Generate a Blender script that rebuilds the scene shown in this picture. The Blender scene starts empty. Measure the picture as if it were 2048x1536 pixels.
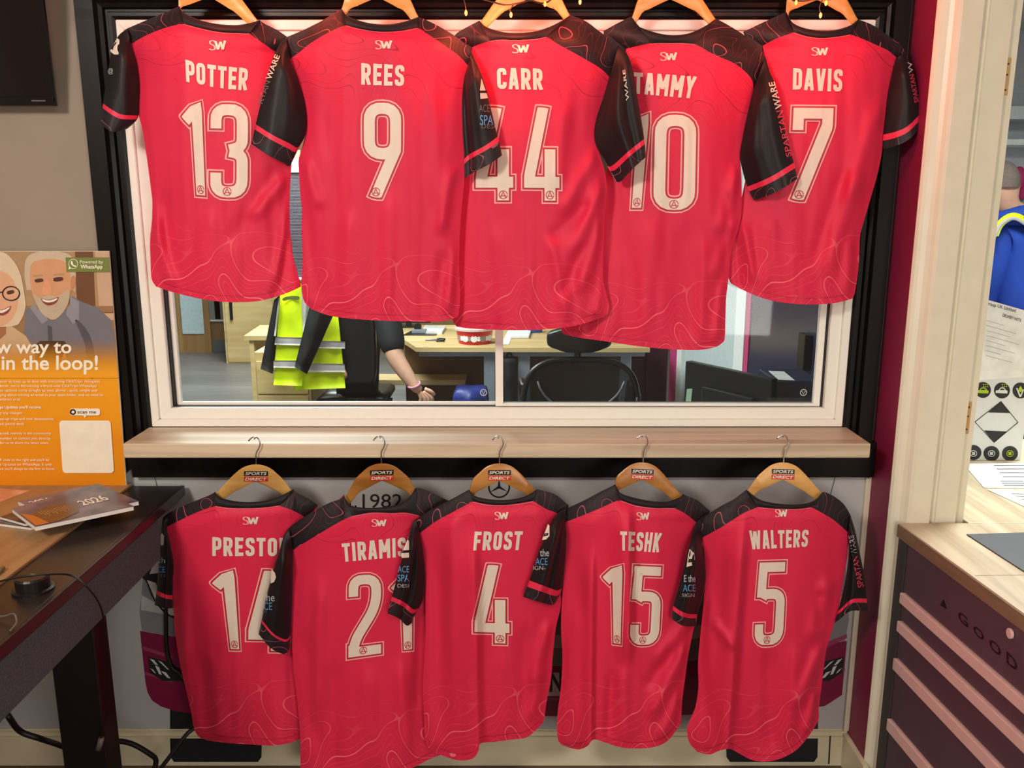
import bpy, bmesh, math, random
import numpy as np
from mathutils import Vector, noise

# ------------------------------------------------------------------ camera
F = 1720.0                       # focal length in pixels of the 2048 x 1536 frame
PITCH = math.atan(0.214)
CP, SP = math.cos(PITCH), math.sin(PITCH)
CAMZ = 1.63
scene = bpy.context.scene
col = scene.collection
cd = bpy.data.cameras.new('camera'); cam = bpy.data.objects.new('camera', cd); col.objects.link(cam)
cd.sensor_width = 36.0; cd.lens = 36.0 * F / 2048.0; cd.clip_start = 0.02
cam.location = (0, 0, CAMZ); cam.rotation_euler = (math.pi / 2 - PITCH, 0, 0)
scene.camera = cam

# ------------------------------------------------------------------ light
w = bpy.data.worlds.new('world'); scene.world = w; w.use_nodes = True
w.node_tree.nodes['Background'].inputs[0].default_value = (0.9, 0.95, 1.0, 1)
w.node_tree.nodes['Background'].inputs[1].default_value = 0.05

def area(name, loc, rot, sx, sy, power, color):
    l = bpy.data.lights.new(name, 'AREA'); l.shape = 'RECTANGLE'; l.size = sx; l.size_y = sy
    l.energy = power; l.color = color
    o = bpy.data.objects.new(name, l); col.objects.link(o); o.location = loc; o.rotation_euler = rot
    return o
def aimed(loc, tgt):
    return (Vector(tgt) - Vector(loc)).to_track_quat('-Z', 'Y').to_euler()
area('ceiling_panel_light', (-1.45, -0.35, 2.66), aimed((-1.45, -0.35, 2.66), (0.1, 2.2, 0.9)), 0.5, 0.5, 60, (1.0, 0.90, 0.78))
area('ceiling_panel_light', (0.9, -0.8, 2.66), aimed((0.9, -0.8, 2.66), (0.5, 2.2, 0.9)), 0.6, 0.6, 15, (1.0, 0.92, 0.82))
area('low_front_fill', (1.0, -1.45, 1.25), aimed((1.0, -1.45, 1.25), (0.4, 2.2, 0.8)), 1.6, 1.1, 30, (1.0, 0.95, 0.88))  # soft fill added behind the camera to lift the skirting and lower wall
area('office_ceiling_light', (-1.2, 4.3, 2.66), (0, 0, 0), 1.2, 1.2, 120, (0.95, 1.0, 0.96))
area('office_ceiling_light', (-2.0, 7.4, 2.66), (0, 0, 0), 1.2, 1.2, 120, (0.95, 1.0, 0.96))
area('workshop_ceiling_light', (2.0, 2.9, 2.66), (0, 0, 0), 0.9, 0.9, 98, (0.93, 1.0, 0.95))

vs = scene.view_settings
vs.view_transform = 'Standard'; vs.look = 'None'; vs.gamma = 1.0; vs.use_curve_mapping = False
vs.exposure = 0.09

# ------------------------------------------------------------------ pixel -> place helpers
def ray(px, py):
    u = (px - 1024.0) / F; v = (py - 768.0) / F
    return u, CP - v * SP, -SP - v * CP
def at(px, py, Y):
    u, d, z = ray(px, py); k = Y / d
    return Vector((u * k, Y, CAMZ + z * k))
def onz(px, py, Z):
    u, d, z = ray(px, py); k = (Z - CAMZ) / z
    return Vector((u * k, d * k, Z))

# ------------------------------------------------------------------ materials
MATS = {}
def lin(c):
    r = []
    for x in c[:3]:
        x = x / 255.0
        r.append(x / 12.92 if x <= 0.04045 else ((x + 0.055) / 1.055) ** 2.4)
    return (r[0], r[1], r[2], 1.0)
def mat(name, c, rough=0.6, metal=0.0, var=0.06, scale=40.0, bump=0.0, sheen=0.0, spec=0.5, emit=None, coat=0.0):
    if name in MATS: return MATS[name]
    m = bpy.data.materials.new(name); m.use_nodes = True; nt = m.node_tree
    b = nt.nodes['Principled BSDF']
    b.inputs['Roughness'].default_value = rough; b.inputs['Metallic'].default_value = metal
    b.inputs['Specular IOR Level'].default_value = spec
    if sheen: b.inputs['Sheen Weight'].default_value = sheen; b.inputs['Sheen Roughness'].default_value = 0.4
    if coat: b.inputs['Coat Weight'].default_value = coat
    L = lin(c)
    tc = nt.nodes.new('ShaderNodeTexCoord')
    n = nt.nodes.new('ShaderNodeTexNoise'); n.inputs['Scale'].default_value = scale; n.inputs['Detail'].default_value = 3
    nt.links.new(tc.outputs['Object'], n.inputs['Vector'])
    r = nt.nodes.new('ShaderNodeValToRGB')
    r.color_ramp.elements[0].position = 0.3; r.color_ramp.elements[1].position = 0.7
    r.color_ramp.elements[0].color = tuple(x * (1 - var) for x in L[:3]) + (1,)
    r.color_ramp.elements[1].color = tuple(min(1, x * (1 + var)) for x in L[:3]) + (1,)
    nt.links.new(n.outputs['Fac'], r.inputs['Fac']); nt.links.new(r.outputs['Color'], b.inputs['Base Color'])
    if bump:
        bp = nt.nodes.new('ShaderNodeBump'); bp.inputs['Strength'].default_value = bump; bp.inputs['Distance'].default_value = 0.002
        nt.links.new(n.outputs['Fac'], bp.inputs['Height']); nt.links.new(bp.outputs['Normal'], b.inputs['Normal'])
    if emit:
        b.inputs['Emission Color'].default_value = L; b.inputs['Emission Strength'].default_value = emit
    MATS[name] = m
    return m

def wood(name, c1, c2, axis='X', scale=14.0, rough=0.45, stretch=14.0, planks=None):
    """grain stretched along one axis"""
    if name in MATS: return MATS[name]
    m = bpy.data.materials.new(name); m.use_nodes = True; nt = m.node_tree; b = nt.nodes['Principled BSDF']
    b.inputs['Roughness'].default_value = rough
    tc = nt.nodes.new('ShaderNodeTexCoord'); mp = nt.nodes.new('ShaderNodeMapping')
    s = [1.0, 1.0, 1.0]; s['XYZ'.index(axis)] = 1.0 / stretch
    mp.inputs['Scale'].default_value = s
    nt.links.new(tc.outputs['Object'], mp.inputs['Vector'])
    n = nt.nodes.new('ShaderNodeTexNoise'); n.inputs['Scale'].default_value = scale * 3; n.inputs['Detail'].default_value = 6
    n.inputs['Distortion'].default_value = 0.6
    nt.links.new(mp.outputs[0], n.inputs['Vector'])
    n2 = nt.nodes.new('ShaderNodeTexNoise'); n2.inputs['Scale'].default_value = scale * 0.5; n2.inputs['Detail'].default_value = 2
    nt.links.new(mp.outputs[0], n2.inputs['Vector'])
    ad = nt.nodes.new('ShaderNodeMath'); ad.operation = 'MULTIPLY_ADD'; ad.inputs[1].default_value = 0.6
    nt.links.new(n.outputs['Fac'], ad.inputs[0])
    mu = nt.nodes.new('ShaderNodeMath'); mu.operation = 'MULTIPLY'; mu.inputs[1].default_value = 0.4
    nt.links.new(n2.outputs['Fac'], mu.inputs[0]); nt.links.new(mu.outputs[0], ad.inputs[2])
    r = nt.nodes.new('ShaderNodeValToRGB')
    r.color_ramp.elements[0].position = 0.36; r.color_ramp.elements[1].position = 0.62
    r.color_ramp.elements[0].color = lin(c2); r.color_ramp.elements[1].color = lin(c1)
    nt.links.new(ad.outputs[0], r.inputs['Fac']); nt.links.new(r.outputs['Color'], b.inputs['Base Color'])
    MATS[name] = m
    return m

def cloth(name, base, line, dark=None, mask=None, scale=7.0, k=15.0, rough=0.5, low=0.25, sheen=0.3, wd=0.045, sp=0.35):
    """jersey fabric with printed contour lines read from the UV map (metres);
    mask = (v0, v1): contour strength rises from v0 to v1 towards the hem"""
    m = bpy.data.materials.new(name); m.use_nodes = True; nt = m.node_tree; b = nt.nodes['Principled BSDF']
    b.inputs['Roughness'].default_value = rough; b.inputs['Sheen Weight'].default_value = sheen
    b.inputs['Sheen Roughness'].default_value = 0.35; b.inputs['Specular IOR Level'].default_value = sp
    if dark is None: b.inputs['Sheen Tint'].default_value = (1.0, 0.25, 0.32, 1)
    uv = nt.nodes.new('ShaderNodeUVMap'); uv.uv_map = 'UVMap'
    n = nt.nodes.new('ShaderNodeTexNoise'); n.noise_dimensions = '2D'; n.inputs['Scale'].default_value = scale
    n.inputs['Detail'].default_value = 0.6; n.inputs['Roughness'].default_value = 0.35; n.inputs['Distortion'].default_value = 0.25
    nt.links.new(uv.outputs[0], n.inputs['Vector'])
    def math_(op, a, bval=None, b_link=None, c=None):
        q = nt.nodes.new('ShaderNodeMath'); q.operation = op
        if hasattr(a, 'links'): nt.links.new(a, q.inputs[0])
        else: q.inputs[0].default_value = a
        if b_link is not None: nt.links.new(b_link, q.inputs[1])
        elif bval is not None: q.inputs[1].default_value = bval
        if c is not None: q.inputs[2].default_value = c
        return q.outputs[0]
    fine = math_('PINGPONG', math_('MULTIPLY', n.outputs['Fac'], k), 0.5)
    big = math_('PINGPONG', math_('MULTIPLY', n.outputs['Fac'], k / 4.0), 0.5)
    lf = math_('MULTIPLY', math_('LESS_THAN', fine, wd), low)
    lb = math_('LESS_THAN', big, wd * 0.42)
    tot = math_('MAXIMUM', lf, None, lb)
    if mask:
        sx = nt.nodes.new('ShaderNodeSeparateXYZ'); nt.links.new(uv.outputs[0], sx.inputs[0])
        mr = nt.nodes.new('ShaderNodeMapRange'); mr.inputs['From Min'].default_value = mask[0]; mr.inputs['From Max'].default_value = mask[1]
        nt.links.new(sx.outputs['Y'], mr.inputs['Value'])
        tot = math_('MULTIPLY', tot, None, mr.outputs[0])
    mx = nt.nodes.new('ShaderNodeMixRGB'); mx.inputs['Color1'].default_value = lin(base); mx.inputs['Color2'].default_value = lin(line)
    nt.links.new(tot, mx.inputs['Fac']); final = mx.outputs[0]
    if mask:                                   # tone-on-tone contour lines across the shoulders
        m3 = nt.nodes.new('ShaderNodeMapRange'); m3.inputs['From Min'].default_value = -.54; m3.inputs['From Max'].default_value = -.64
        nt.links.new(sx.outputs['Y'], m3.inputs['Value'])
        t3 = math_('MULTIPLY', math_('MAXIMUM', lf, None, math_('MULTIPLY', lb, .6)), None, m3.outputs[0])
        mx2 = nt.nodes.new('ShaderNodeMixRGB'); mx2.inputs['Color2'].default_value = lin((120, 14, 36))
        nt.links.new(t3, mx2.inputs['Fac']); nt.links.new(final, mx2.inputs['Color1']); final = mx2.outputs[0]
    nt.links.new(final, b.inputs['Base Color'])
    # knit relief
    tc = nt.nodes.new('ShaderNodeTexCoord')
    nb = nt.nodes.new('ShaderNodeTexNoise'); nb.inputs['Scale'].default_value = 900; nb.inputs['Detail'].default_value = 1
    nt.links.new(tc.outputs['Object'], nb.inputs['Vector'])
    bp = nt.nodes.new('ShaderNodeBump'); bp.inputs['Strength'].default_value = 0.12; bp.inputs['Distance'].default_value = 0.001
    nt.links.new(nb.outputs['Fac'], bp.inputs['Height']); nt.links.new(bp.outputs['Normal'], b.inputs['Normal'])
    MATS[name] = m
    return m

def glassmat(name, tint=(0.93, 0.97, 0.97, 1), refl=0.07):
    m = bpy.data.materials.new(name); m.use_nodes = True; nt = m.node_tree
    nt.nodes.remove(nt.nodes['Principled BSDF']); out = nt.nodes['Material Output']
    t = nt.nodes.new('ShaderNodeBsdfTransparent'); t.inputs[0].default_value = tint
    g = nt.nodes.new('ShaderNodeBsdfGlossy'); g.inputs['Roughness'].default_value = 0.03
    fr = nt.nodes.new('ShaderNodeFresnel'); fr.inputs['IOR'].default_value = 1.4
    mx = nt.nodes.new('ShaderNodeMixShader')
    nt.links.new(fr.outputs[0], mx.inputs[0]); nt.links.new(t.outputs[0], mx.inputs[1]); nt.links.new(g.outputs[0], mx.inputs[2])
    nt.links.new(mx.outputs[0], out.inputs[0]); MATS[name] = m
    return m

# ------------------------------------------------------------------ object helpers
def mesh_obj(name, verts, faces, m, parent=None, smooth=False, uvs=None):
    me = bpy.data.meshes.new(name); me.from_pydata([tuple(v) for v in verts], [], faces); me.update()
    if uvs is not None:
        ul = me.uv_layers.new(name='UVMap')
        for lp in me.loops: ul.data[lp.index].uv = uvs[lp.vertex_index]
    if smooth: me.polygons.foreach_set('use_smooth', [True] * len(me.polygons))
    o = bpy.data.objects.new(name, me); col.objects.link(o)
    if m: me.materials.append(m)
    if parent: o.parent = parent
    return o
def bm_obj(name, bm, m, parent=None, smooth=False):
    me = bpy.data.meshes.new(name); bm.normal_update(); bm.to_mesh(me); bm.free()
    if smooth: me.polygons.foreach_set('use_smooth', [True] * len(me.polygons))
    o = bpy.data.objects.new(name, me); col.objects.link(o); me.materials.append(m)
    if parent: o.parent = parent
    return o
def thing(name, label, cat, group=None):
    o = bpy.data.objects.new(name, None); col.objects.link(o); o.empty_display_size = 0.02
    o['label'] = label; o['category'] = cat
    if group: o['group'] = group
    return o
def tag(o, label, cat, group=None):
    o['label'] = label; o['category'] = cat
    if group: o['group'] = group
    return o
def struct(o, label=None):
    o['kind'] = 'structure'
    if label: o['label'] = label
    return o
def abox(bm, x0, x1, y0, y1, z0, z1, bev=0.0):
    r = bmesh.ops.create_cube(bm, size=1.0)
    for v in r['verts']:
        v.co = Vector((x0 + (v.co.x + .5) * (x1 - x0), y0 + (v.co.y + .5) * (y1 - y0), z0 + (v.co.z + .5) * (z1 - z0)))
    if bev:
        es = list({e for v in r['verts'] for e in v.link_edges})
        bmesh.ops.bevel(bm, geom=es, offset=bev, segments=2, affect='EDGES', profile=0.6)
def box(name, x0, x1, y0, y1, z0, z1, m, parent=None, bev=0.0):
    bm = bmesh.new(); abox(bm, x0, x1, y0, y1, z0, z1, bev); return bm_obj(name, bm, m, parent)
def hexa(name, top4, down, m, parent=None, bev=0.0):
    """block from a top quad (4 points) and a downward vector"""
    bm = bmesh.new(); dv = Vector(down)
    a = [bm.verts.new(Vector(p)) for p in top4]; c = [bm.verts.new(Vector(p) + dv) for p in top4]
    bm.faces.new(a); bm.faces.new(c[::-1])
    for i in range(4): bm.faces.new((a[i], c[i], c[(i + 1) % 4], a[(i + 1) % 4]))
    bmesh.ops.recalc_face_normals(bm, faces=bm.faces)
    if bev: bmesh.ops.bevel(bm, geom=list(bm.edges), offset=bev, segments=2, affect='EDGES', profile=0.6)
    return bm_obj(name, bm, m, parent)
def cr(pts, n=8, closed=False):
    """Catmull-Rom through 2-D or 3-D points"""
    P = [Vector(p) for p in pts]; N = len(P); out = []
    rng = range(N) if closed else range(N - 1)
    for i in rng:
        p1, p2 = P[i], P[(i + 1) % N]
        p0 = P[(i - 1) % N] if closed or i > 0 else p1 * 2 - p2
        p3 = P[(i + 2) % N] if closed or i + 2 < N else p2 * 2 - p1
        for k in range(n):
            t = k / n
            out.append(0.5 * ((2 * p1) + (-p0 + p2) * t + (2 * p0 - 5 * p1 + 4 * p2 - p3) * t * t + (-p0 + 3 * p1 - 3 * p2 + p3) * t ** 3))
    if not closed: out.append(P[-1].copy())
    return out
def tube(name, pts, r, m, parent=None, n=8, smooth_path=6, radii=None):
    P = cr(pts, smooth_path) if smooth_path else [Vector(p) for p in pts]
    V, Fc = [], []; prev = None
    for i, p in enumerate(P):
        t = (P[min(i + 1, len(P) - 1)] - P[max(i - 1, 0)])
        t = t.normalized() if t.length > 1e-9 else Vector((0, 0, 1))
        if prev is None:
            a = t.orthogonal().normalized()
        else:
            a = (prev - t * prev.dot(t))
            a = a.normalized() if a.length > 1e-6 else t.orthogonal().normalized()
        prev = a; b = t.cross(a)
        rr = r if radii is None else np.interp(i / (len(P) - 1), np.linspace(0, 1, len(radii)), radii)
        for k in range(n):
            an = 2 * math.pi * k / n; V.append(p + (a * math.cos(an) + b * math.sin(an)) * float(rr))
    for i in range(len(P) - 1):
        for k in range(n):
            Fc.append((i * n + k, i * n + (k + 1) % n, (i + 1) * n + (k + 1) % n, (i + 1) * n + k))
    Fc.append(tuple(range(n))[::-1]); Fc.append(tuple(range((len(P) - 1) * n, len(P) * n)))
    return mesh_obj(name, V, Fc, m, parent, smooth=True)
def flat(name, pts, dfun, m, parent=None, smooth=0, off=0.0):
    """flat printed shape: closed outline in pixels set on the surface Y = dfun(px, py)"""
    P = cr(pts, smooth, True) if smooth else [Vector(p) for p in pts]
    V = [at(p[0], p[1], dfun(p[0], p[1]) - off) for p in P]
    return mesh_obj(name, V, [tuple(range(len(V)))], m, parent)
def lathe(name, prof, c, m, parent=None, n=24):
    V, Fc = [], []
    for r, z in prof:
        for k in range(n):
            a = 2 * math.pi * k / n; V.append((c[0] + r * math.cos(a), c[1] + r * math.sin(a), c[2] + z))
    for i in range(len(prof) - 1):
        for k in range(n):
            Fc.append((i * n + k, i * n + (k + 1) % n, (i + 1) * n + (k + 1) % n, (i + 1) * n + k))
    Fc.append(tuple(range(n))[::-1]); Fc.append(tuple(range((len(prof) - 1) * n, len(prof) * n)))
    return mesh_obj(name, V, Fc, m, parent, smooth=False)

# ------------------------------------------------------------------ text
TXT = {}
def text_geo(s, bold=0.0, spacing=1.0):
    key = (s, bold, spacing)
    if key in TXT: return TXT[key]
    cu = bpy.data.curves.new('t', 'FONT'); cu.body = s; cu.size = 1; cu.offset = bold; cu.resolution_u = 3
    cu.space_character = spacing; cu.fill_mode = 'FRONT'
    o = bpy.data.objects.new('t', cu); col.objects.link(o)
    dg = bpy.context.evaluated_depsgraph_get(); dg.update()
    me = bpy.data.meshes.new_from_object(o.evaluated_get(dg), depsgraph=dg)
    V = np.array([v.co[:2] for v in me.vertices]) if len(me.vertices) else np.zeros((1, 2))
    Fc = [tuple(p.vertices) for p in me.polygons]
    bpy.data.objects.remove(o); bpy.data.curves.remove(cu); bpy.data.meshes.remove(me)
    TXT[key] = (V, Fc)
    return V, Fc
def bil(q, a, b):
    """q = TL, TR, BR, BL in pixels; a 0..1 along, b 0..1 upward"""
    tl, tr, br, bl = q
    x = (bl[0] * (1 - a) + br[0] * a) * (1 - b) + (tl[0] * (1 - a) + tr[0] * a) * b
    y = (bl[1] * (1 - a) + br[1] * a) * (1 - b) + (tl[1] * (1 - a) + tr[1] * a) * b
    return x, y
def rq(x0, y0, x1, y1): return ((x0, y0), (x1, y0), (x1, y1), (x0, y1))
def text_px(name, s, q, pos, m, parent=None, bold=0.0, spacing=1.0, capfit=None, sub=None):
    """text filling the pixel quad q; pos(px, py) gives the 3-D point. sub = (a0, a1): part of the run"""
    V, Fc = text_geo(s, bold, spacing)
    x0, x1 = V[:, 0].min(), V[:, 0].max()
    if capfit: y0, y1 = 0.0, 0.73
    else: y0, y1 = V[:, 1].min(), V[:, 1].max()
    out = []
    for x, y in V:
        a = (x - x0) / max(1e-6, x1 - x0); b = (y - y0) / max(1e-6, y1 - y0)
        if sub: a = sub[0] + a * (sub[1] - sub[0])
        px, py = bil(q, a, b); out.append(pos(px, py))
    return mesh_obj(name, out, Fc, m, parent)

# ------------------------------------------------------------------ stroke lettering (condensed sporty capitals and digits)
def rpoly(pts, r, closed=False, n=5):
    P = [Vector(p) for p in pts]; out = []; N = len(P)
    for i in range(N):
        if not closed and i in (0, N - 1): out.append(P[i]); continue
        a, b, c = P[(i - 1) % N], P[i], P[(i + 1) % N]
        d1 = (a - b); d2 = (c - b); rr = min(r, d1.length * .499, d2.length * .499)
        if rr < 1e-4: out.append(b); continue
        p, q = b + d1.normalized() * rr, b + d2.normalized() * rr
        for k in range(n + 1):
            t = k / n; out.append(p * (1 - t) ** 2 + b * 2 * t * (1 - t) + q * t * t)
    if closed: out.append(out[0].copy())
    return out
GL, GR, GB, GT = .105, .395, .105, .895
def LET():
    l, r, b, t = GL, GR, GB, GT
    st = [(l, 0), (l, 1)]; sr = [(r, 0), (r, 1)]
    R = lambda p, c=False, rad=.17: ('r', p, c, rad)
    S = lambda p: ('s', p)
    D = {
     'P': (.47, [S(st), R([(l, t), (r, t), (r, .42), (l, .42)])]),
     'O': (.5, [R([(l, b), (l, t), (r, t), (r, b)], True)]),
     'T': (.46, [S([(0, t), (.46, t)]), S([(.23, 0), (.23, t)])]),
     'E': (.44, [S(st), S([(l, t), (.44, t)]), S([(l, .5), (.4, .5)]), S([(l, b), (.44, b)])]),
     'R': (.5, [S(st), R([(l, t), (r, t), (r, .46), (l, .46)]), S([(.24, .48), (.42, 0)])]),
     'S': (.48, [R([(r - .01, .7), (r - .01, t), (l, t), (l, .56), (r - .01, .46), (r - .01, b), (l, b), (l, .3)], False, .16)]),
     'C': (.49, [R([(r, .67), (r, t), (l, t), (l, b), (r, b), (r, .33)])]),
     'A': (.52, [S([(.09, 0), (.23, 1)]), S([(.43, 0), (.29, 1)]), S([(.15, .27), (.37, .27)])]),
     'M': (.66, [S(st), S([(.555, 0), (.555, 1)]), S([(.12, .97), (.33, .33)]), S([(.54, .97), (.33, .33)])]),
     'Y': (.5, [S([(.08, 1), (.25, .45)]), S([(.42, 1), (.25, .45)]), S([(.25, .5), (.25, 0)])]),
     'D': (.5, [S(st), R([(l, t), (r, t), (r, b), (l, b)])]),
     'V': (.5, [S([(.09, 1), (.23, 0)]), S([(.41, 1), (.27, 0)])]),
     'I': (.21, [S(st)]),
     'F': (.42, [S(st), S([(l, t), (.42, t)]), S([(l, .48), (.38, .48)])]),
     'H': (.5, [S(st), S(sr), S([(l, .5), (r, .5)])]),
     'K': (.5, [S(st), S([(.41, 1), (.17, .45)]), S([(.2, .55), (.41, 0)])]),
     'W': (.78, [S([(.09, 1), (.21, 0)]), S([(.24, 0), (.37, .95)]), S([(.41, .95), (.54, 0)]), S([(.57, 0), (.69, 1)])]),
     'L': (.42, [S(st), S([(l, b), (.42, b)])]),
     'N': (.5, [S(st), S(sr), S([(l, .95), (r, .05)])]),
     'U': (.5, [R([(l, 1), (l, b), (r, b), (r, 1)])]),
    }
    return D
LETTERS = LET()
dl, dr, db, dt = .085, .35, .085, .915
DIG = {
 '0': (.45, [('r', [(dl, db), (dl, dt), (.365, dt), (.365, db)], True, .25)], (.225, .07)),
 '1': (.29, [('s', [(.045, .745), (.2, .905), (.2, 0)])], (.2, .07)),
 '2': (.44, [('r', [(dl, .69), (dl, dt), (dr, dt), (dr, .60), (.12, .24), (dl, db + .02)], False, .2), ('s', [(.085, .2), (.085, .085), (.435, .085)])], (.2, .075)),
 '3': (.44, [('r', [(dl, .69), (dl, dt), (dr, dt), (dr, .54), (.19, .5)], False, .17), ('r', [(.19, .5), (dr, .47), (dr, db), (dl, db), (dl, .31)], False, .17)], (.2, .075)),
 '4': (.43, [('s', [(.235, 1), (.085, .26), (.085, .22)]), ('s', [(.0, .215), (.43, .215)]), ('s', [(.30, 0), (.30, .58)])], (.30, .07)),
 '5': (.44, [('s', [(.42, .915), (.11, .915), (.095, .54)]), ('r', [(.1, .53), (.14, .61), (dr, .61), (dr, db), (dl, db), (dl, .3)], False, .17)], (.2, .07)),
 '7': (.45, [('s', [(.08, .71), (.08, .915), (.37, .915), (.37, .80), (.10, 0)])], (.125, .07)),
 '9': (.435, [('r', [(dl, .465), (dl, dt), (dr, dt), (dr, .465)], True, .22), ('s', [(dr, .62), (dr - .005, .50), (.13, 0)])], (.15, .07)),
}
def stroke_geo(line, thick, ext=0.0, nacross=3, step=.03):
    """thick ribbon with mitred joins round a polyline, in glyph units"""
    P = [Vector(p) for p in line]; closed = (P[0] - P[-1]).length < 1e-6
    if not closed and ext:
        d0 = (P[0] - P[1]).normalized(); d1 = (P[-1] - P[-2]).normalized()
        P[0] = P[0] + d0 * ext; P[-1] = P[-1] + d1 * ext
    Q = [P[0]]; corner = [True]
    for a, b in zip(P[:-1], P[1:]):
        n = max(1, int((b - a).length / step))
        for k in range(1, n + 1): Q.append(a.lerp(b, k / n)); corner.append(k == n)
    N = len(Q); V = []; Fc = []
    for i in range(N):
        if closed: a, c = Q[i - 1] if i > 0 else Q[-2], Q[i + 1] if i < N - 1 else Q[1]
        else: a, c = Q[max(0, i - 1)], Q[min(N - 1, i + 1)]
        d1 = (Q[i] - a); d2 = (c - Q[i])
        if d1.length < 1e-9: d1 = d2
        if d2.length < 1e-9: d2 = d1
        d1 = d1.normalized(); d2 = d2.normalized()
        n1 = Vector((-d1.y, d1.x)); n2 = Vector((-d2.y, d2.x)); nn = (n1 + n2)
        nn = nn.normalized() if nn.length > 1e-4 else n1
        mi = 1.0 / max(0.45, nn.dot(n1))
        for k in range(nacross + 1):
            V.append(Q[i] + nn * (mi * thick * (k / nacross - .5)))
    w_ = nacross + 1
    for i in range(N - 1):
        for k in range(nacross): Fc.append((i * w_ + k, i * w_ + k + 1, (i + 1) * w_ + k + 1, (i + 1) * w_ + k))
    return V, Fc
def glyph_geo(spec, thick, ext=0.0):
    V, Fc = [], []
    for s in spec:
        line = s[1] if s[0] == 's' else rpoly(s[1], s[3], s[2])
        v, f = stroke_geo(line, thick, ext); o = len(V); V += v; Fc += [tuple(i + o for i in q) for q in f]
    return V, Fc
# ================================================================== STRUCTURE
YW = 2.26                                   # the wall with the window
M_wall = mat('painted_wall', (154, 140, 126), .8, scale=6, var=.03)
M_panel = mat('grey_wall_panel', (182, 182, 182), .55, scale=3, var=.08)
M_black = wood('black_painted_wood', (20, 17, 16), (10, 8, 8), 'Z', 10, .36)
M_black.node_tree.nodes['Principled BSDF'].inputs['Specular IOR Level'].default_value = .22
M_maroon = mat('maroon_paint', (138, 28, 68), .5, var=.05, scale=8)
M_cream = mat('cream_gloss_paint', (226, 218, 196), .32, var=.03, scale=20, bump=.15)
M_upvc = mat('white_upvc', (246, 242, 232), .35, var=.01)
M_gasket = mat('black_gasket', (24, 24, 26), .6)
M_sill = wood('grey_oak_laminate', (222, 200, 172), (182, 158, 132), 'X', 12, .45, 22)
M_floor = wood('brown_floor', (104, 84, 66), (76, 60, 46), 'X', 6, .5, 8)
M_ofloor = wood('office_grey_floor', (128, 126, 126), (104, 102, 103), 'X', 5, .4, 10)
M_ceil = mat('ceiling_white', (205, 200, 192), .9)
M_office_wall = mat('office_wall_paint', (196, 200, 198), .8)

struct(box('floor', -2.8, 4.2, -1.6, YW, -.06, 0, M_floor), 'brown wood-look floor below the jerseys')
struct(box('floor', -5.2, 4.2, YW + .0005, 9.6, -.06, 0, M_ofloor), 'grey plank floor of the office behind the window')
struct(box('ceiling', -2.8, 4.2, -1.6, YW + .1, 2.75, 2.8, M_ceil))
struct(box('ceiling', -5.2, 4.2, YW + .1, 9.6, 2.75, 2.8, M_ceil))
struct(box('wall_left', -2.8, -2.7, -1.6, YW, 0, 2.75, M_ceil))
struct(box('wall_front', -2.7, 4.2, -1.7, -1.6, 0, 2.75, M_ceil))
WX0, WX1, WZ0, WZ1 = -.972, .892, 1.031, 2.062      # window opening
bm = bmesh.new()
abox(bm, -2.8, WX0, YW, YW + .1, 0, 2.75); abox(bm, WX1, .983, YW, YW + .1, 0, 2.75)
abox(bm, WX0, WX1, YW, YW + .1, 0, WZ0 - .001); abox(bm, WX0, WX1, YW, YW + .1, WZ1, 2.75)
struct(bm_obj('wall_back', bm, M_wall), 'beige-grey painted wall holding the office window')

# lower printed wall panel
pz1 = at(1000, 940, YW).z
panel = struct(box('wall_lower', -1.62, .981, YW - .004, YW - .0002, .085, pz1, M_panel), 'light grey lower wall panel with the printed van')
# black rail under the sill
trim = box('trim_1', -1.03, .981, YW - .03, YW - .0005, at(1000, 948, YW).z, WZ0 - .04, M_black); struct(trim, 'black rail under the window sill')

def profile_trim(name, a, b, inward, up, prof, m, label):
    """extrude a moulding profile (distance from the inner edge, stand-off) along a->b"""
    A, B = Vector(a), Vector(b); inn = Vector(inward); V, Fc = [], []
    n = len(prof)
    for P0, sgn in ((A, 0), (B, 1)):
        for q in prof: V.append(P0 + inn * q[0] + Vector((0, -1, 0)) * q[1] + (Vector(up) * q[0]) * (1 if sgn else -1))
    for i in range(n - 1): Fc.append((i, i + 1, n + i + 1, n + i))
    Fc.append(tuple(range(n))[::-1]); Fc.append(tuple(range(n, 2 * n)))
    return struct(mesh_obj(name, V, Fc, m), label)
arch = [(0, 0), (0, .012), (.008, .016), (.016, .016), (.019, .010), (.024, .010), (.027, .02), (.036, .024), (.044, .018), (.047, .026), (.092, .026), (.095, .02), (.095, 0)]
profile_trim('trim_2', (WX0, YW, WZ0 - .05), (WX0, YW, WZ1), (-1, 0, 0), (0, 0, 1), arch, M_black, 'black moulded casing on the left of the window')
profile_trim('trim_3', (WX1, YW, WZ0 - .05), (WX1, YW, WZ1), (.86, 0, 0), (0, 0, 1), arch, M_black, 'black moulded casing on the right of the window')
profile_trim('trim_4', (WX0, YW, WZ1), (WX1, YW, WZ1), (0, 0, 1), (1, 0, 0), arch, M_black, 'black moulded casing over the window')

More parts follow.
